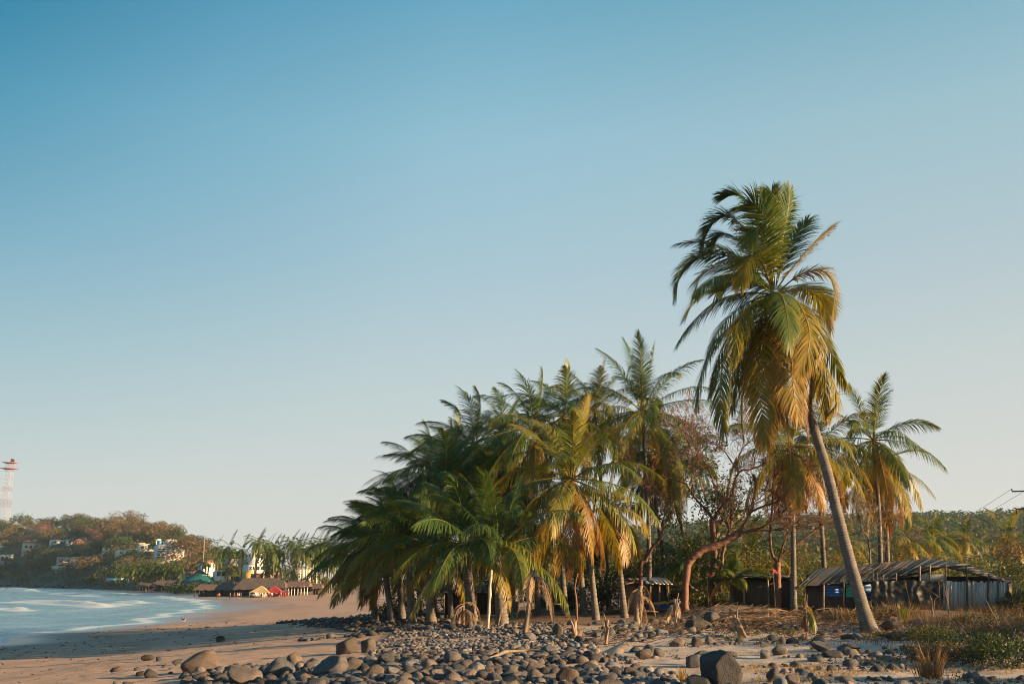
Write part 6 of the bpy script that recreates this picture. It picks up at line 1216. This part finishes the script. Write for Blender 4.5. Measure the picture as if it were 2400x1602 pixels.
blades('tall_weeds', 'tall russet dry weeds before the plank wall and at the right edge', 'weeds', 30000, lambda n: U(16, 36, n), lambda n: U(24, 60, n), (.25, .85), .008, 'weed', (.1, 1), .3, pxmask([(2060, 1425), (2420, 1425), (2420, 1530), (2330, 1535), (2250, 1480), (2120, 1470)], .44, 2.2))
blades('low_weeds', 'low brown weeds around the leaning palm and the litter', 'weeds', 26000, lambda n: U(6, 30, n), lambda n: U(34, 60, n), (.06, .3), .007, 'weed', (0, .9), .45, pxmask([(1480, 1430), (1700, 1440), (2060, 1425), (2150, 1470), (2170, 1530), (1900, 1505), (1500, 1482)], .44, 1.6))
def cover(name, label, n, poly, xb, yb, rad, size, lq, tone, lo=.5, mat='leaf'):
    x, y = U(*xb, n), U(*yb, n); k = pxmask(poly, lo, 1.5)(x, y); x, y = x[k], y[k]; z = H(x, y); b = B()
    for i in range(len(x)): r = U(*rad); leaf_cloud(b, [(x[i], y[i], z[i] + r * .35, r, r, r * .6)], lq, size * U(.8, 1.2), tone, shell=.3)
    if len(x): tag(b.build(name, M[mat]), label, 'ground cover', None, 'stuff')
cover('creeping_vines', 'green creeping ground cover at the lower right', 360, [(2080, 1530), (2250, 1480), (2420, 1540), (2420, 1600), (2120, 1590)], (9, 22), (17, 38), (.12, .3), .035, 60, (.25, .95), .42)
cover('vine_patches', 'green vine patches among the stones below the debris', 300, [(1330, 1450), (1700, 1470), (2100, 1490), (2100, 1530), (1800, 1520), (1380, 1480)], (3, 20), (28, 50), (.1, .26), .04, 46, (.3, .95), .5)
cover('russet_litter', 'russet leaf litter around the foot of the leaning palm', 420, [(2000, 1415), (2200, 1425), (2380, 1440), (2200, 1470), (2060, 1480), (2000, 1450)], (14, 34), (38, 60), (.12, .34), .045, 40, (.3, 1), .42, 'leaf_dry')
def bpx(label, u, v, w, d, h, **kw): g = G(u, v); bush(kw.pop('name', 'shrub'), label, 'shrub', g, w, d, h, **kw)
bpx('leafy vine mound in front of the dark hut', 1800, 1428, 4.6, 2.2, 1.15, leaves=3600, size=.05, tone=(.1, .6), nb=22)
bpx('leafy vine mound between the dark hut and the blue panels', 1880, 1425, 3.4, 2.0, 1.0, leaves=3000, size=.05, tone=(.1, .6), nb=20)
bpx('dark tangled shrub filling the lower right corner', 2370, 1560, 2.2, 2.6, .95, leaves=5200, size=.035, tone=(0, .4), nb=24, stems=14, stemmat='greybark')  # dark leaf tones of the corner shrubs carry shade in their colour
bpx('dark shrub with russet twigs left of the corner shrub', 2300, 1530, 2.6, 2.4, .75, leaves=4600, size=.035, tone=(0, .45), nb=24, stems=12, stemmat='greybark')
bpx('green shrub with yellow-edged leaves right of the leaning palm', 2205, 1515, 2.2, 1.8, .8, leaves=4200, size=.035, tone=(.15, .8), nb=22, stems=10)
bpx('dark shrub at the right edge above the corner shrub', 2395, 1525, 3.2, 3.0, 1.5, leaves=6000, size=.04, tone=(0, .5), nb=26, stems=16, mat='leaf_dry', stemmat='greybark')
bpx('dark twiggy shrub between the corner shrubs and the plank wall', 2340, 1500, 3.6, 2.6, 1.0, leaves=4200, size=.04, tone=(0, .6), nb=24, stems=16, mat='leaf_dry', stemmat='greybark')
bpx('dark low shrub behind the large red-tipped tuft', 2235, 1552, 2.4, 1.6, .6, leaves=3600, size=.035, tone=(.0, .6), nb=22, stems=12, mat='leaf_dry')
bpx('low dark shrub covering stones right of the leaning palm foot', 2140, 1500, 2.6, 1.6, .5, leaves=3000, size=.035, tone=(.1, .8), nb=20, stems=12, mat='leaf_dry')
bpx('low shrub with broad yellow leaves before the plank wall', 2290, 1470, 1.8, 1.4, .8, leaves=1500, size=.07, tone=(.5, 1), nb=14)
bpx('dry twiggy shrub behind the leaning palm foot', 1985, 1462, 2.6, 1.6, .95, leaves=3400, size=.04, tone=(.1, .8), nb=18, mat='leaf_dry', stems=24)
bpx('dry brown shrub right of the leaning palm foot', 2085, 1452, 2.4, 1.6, .9, leaves=3400, size=.045, tone=(.3, 1), nb=18, mat='leaf_dry', stems=20)
def tuft(label, u, v, n, h, mat, r=.18, w=.012, tone=(.2, 1)):
    g = G(u, v); e = empty('grass_tuft', g, label, 'grass tuft'); b = B()
    for k in range(n):
        a = U(0, 6.28); L_ = h * U(.55, 1.1); q = g + [math.cos(a) * r * U(0, .5), math.sin(a) * r * U(0, .5), -.02]; t = q + [math.cos(a) * L_ * U(.1, .6), math.sin(a) * L_ * U(.1, .6), L_]; m_ = (q + t) / 2 + [0, 0, L_ * .12]; s = np.array([-math.sin(a), math.cos(a), 0]) * w
        b.add([q - s, q + s, m_ + s, m_ - s, t], [[0, 1, 2, 3]], [[3, 2, 4]], U(*tone))
    b.build('blades', M[mat], e)
tuft('large tuft of long red-tipped grass at the lower right', 2190, 1590, 70, .8, 'weed', .45, .009, (.5, 1))
tuft('brown grass tuft beside the large red-tipped one', 2170, 1592, 70, .5, 'weed', .5, .010)
tuft('small pale grass tuft between the stones', 1600, 1594, 26, .35, 'grass', .25, .008)
tuft('broad-leaved green sprout right of the leaning palm', 2120, 1462, 9, 1.1, 'frond', .12, .06, (.2, .5))
# off-picture neighbours whose shade falls on the beach
OFF = [(28, 15), (32, 19), (36, 23.5), (34, 29), (41, 33), (38, 38), (47, 27), (45, 44), (55, 37), (46, 51), (43, 57), (51, 56), (56, 50), (48, 62)]
for k, (x, y) in enumerate(OFF):
    broadleaf('broadleaf_tree', 'leafy tree standing outside the right edge of the picture', 'tree', (x, y, gz(x, y)), U(4.0, 5.2) + (4.5 if y > 48 else max(0, (x - 33) * .14) + (1.2 if 22 < y < 40 else 0)), U(4, 6), leaves=2200, size=.15, tone=(.15, .7), nb=20, group='trees outside the right edge')

# wrack, twigs and shell bits on the open sand
b = B(); n = 1000; y = 15 + 110 * U(0, 1, n) ** 1.5; s0 = RNG.choice([7.5, 11.5, 16, 23, 30], n) + RNG.normal(0, 1.6, n); x = wl(y) + s0 / np.interp(y, [80, 120, 220, 600], [1, .72, .45, .3]); z = H(x, y)
for k in range(n):
    a = U(0, 6.28); L_ = U(.02, .18) * (.6 + y[k] / 70); d = np.array([math.cos(a), math.sin(a), U(0, .15)]) * L_; tube(b, [np.array([x[k], y[k], z[k] + .012]), np.array([x[k], y[k], z[k] + .02]) + d], U(.008, .022) * (.6 + y[k] / 70), 3, U(0, .3), 0, False)
tag(b.build('wrack_line', M['deadleaf']), 'dark bits of driftwood and wrack along the tide lines', 'wrack', None, 'stuff')
# ------------------------------------------------------------------ haze: even sea air round the whole place
b = B(); box(b, (0, 0, 42), (5400, 5400, 116)); hz = b.build('haze', []); tag(hz, 'thin pale haze in the sea air', 'haze', None, 'stuff')
hm = bpy.data.materials.new('haze'); hm.use_nodes = True; hn = hm.node_tree; hn.nodes.remove(hn.nodes['Principled BSDF']); pv = hn.nodes.new('ShaderNodeVolumePrincipled')
pv.inputs['Color'].default_value = (.50, .76, 1.0, 1); pv.inputs['Density'].default_value = .0001; pv.inputs['Anisotropy'].default_value = .2
hn.links.new(pv.outputs[0], hn.nodes['Material Output'].inputs['Volume']); hz.data.materials.append(hm)
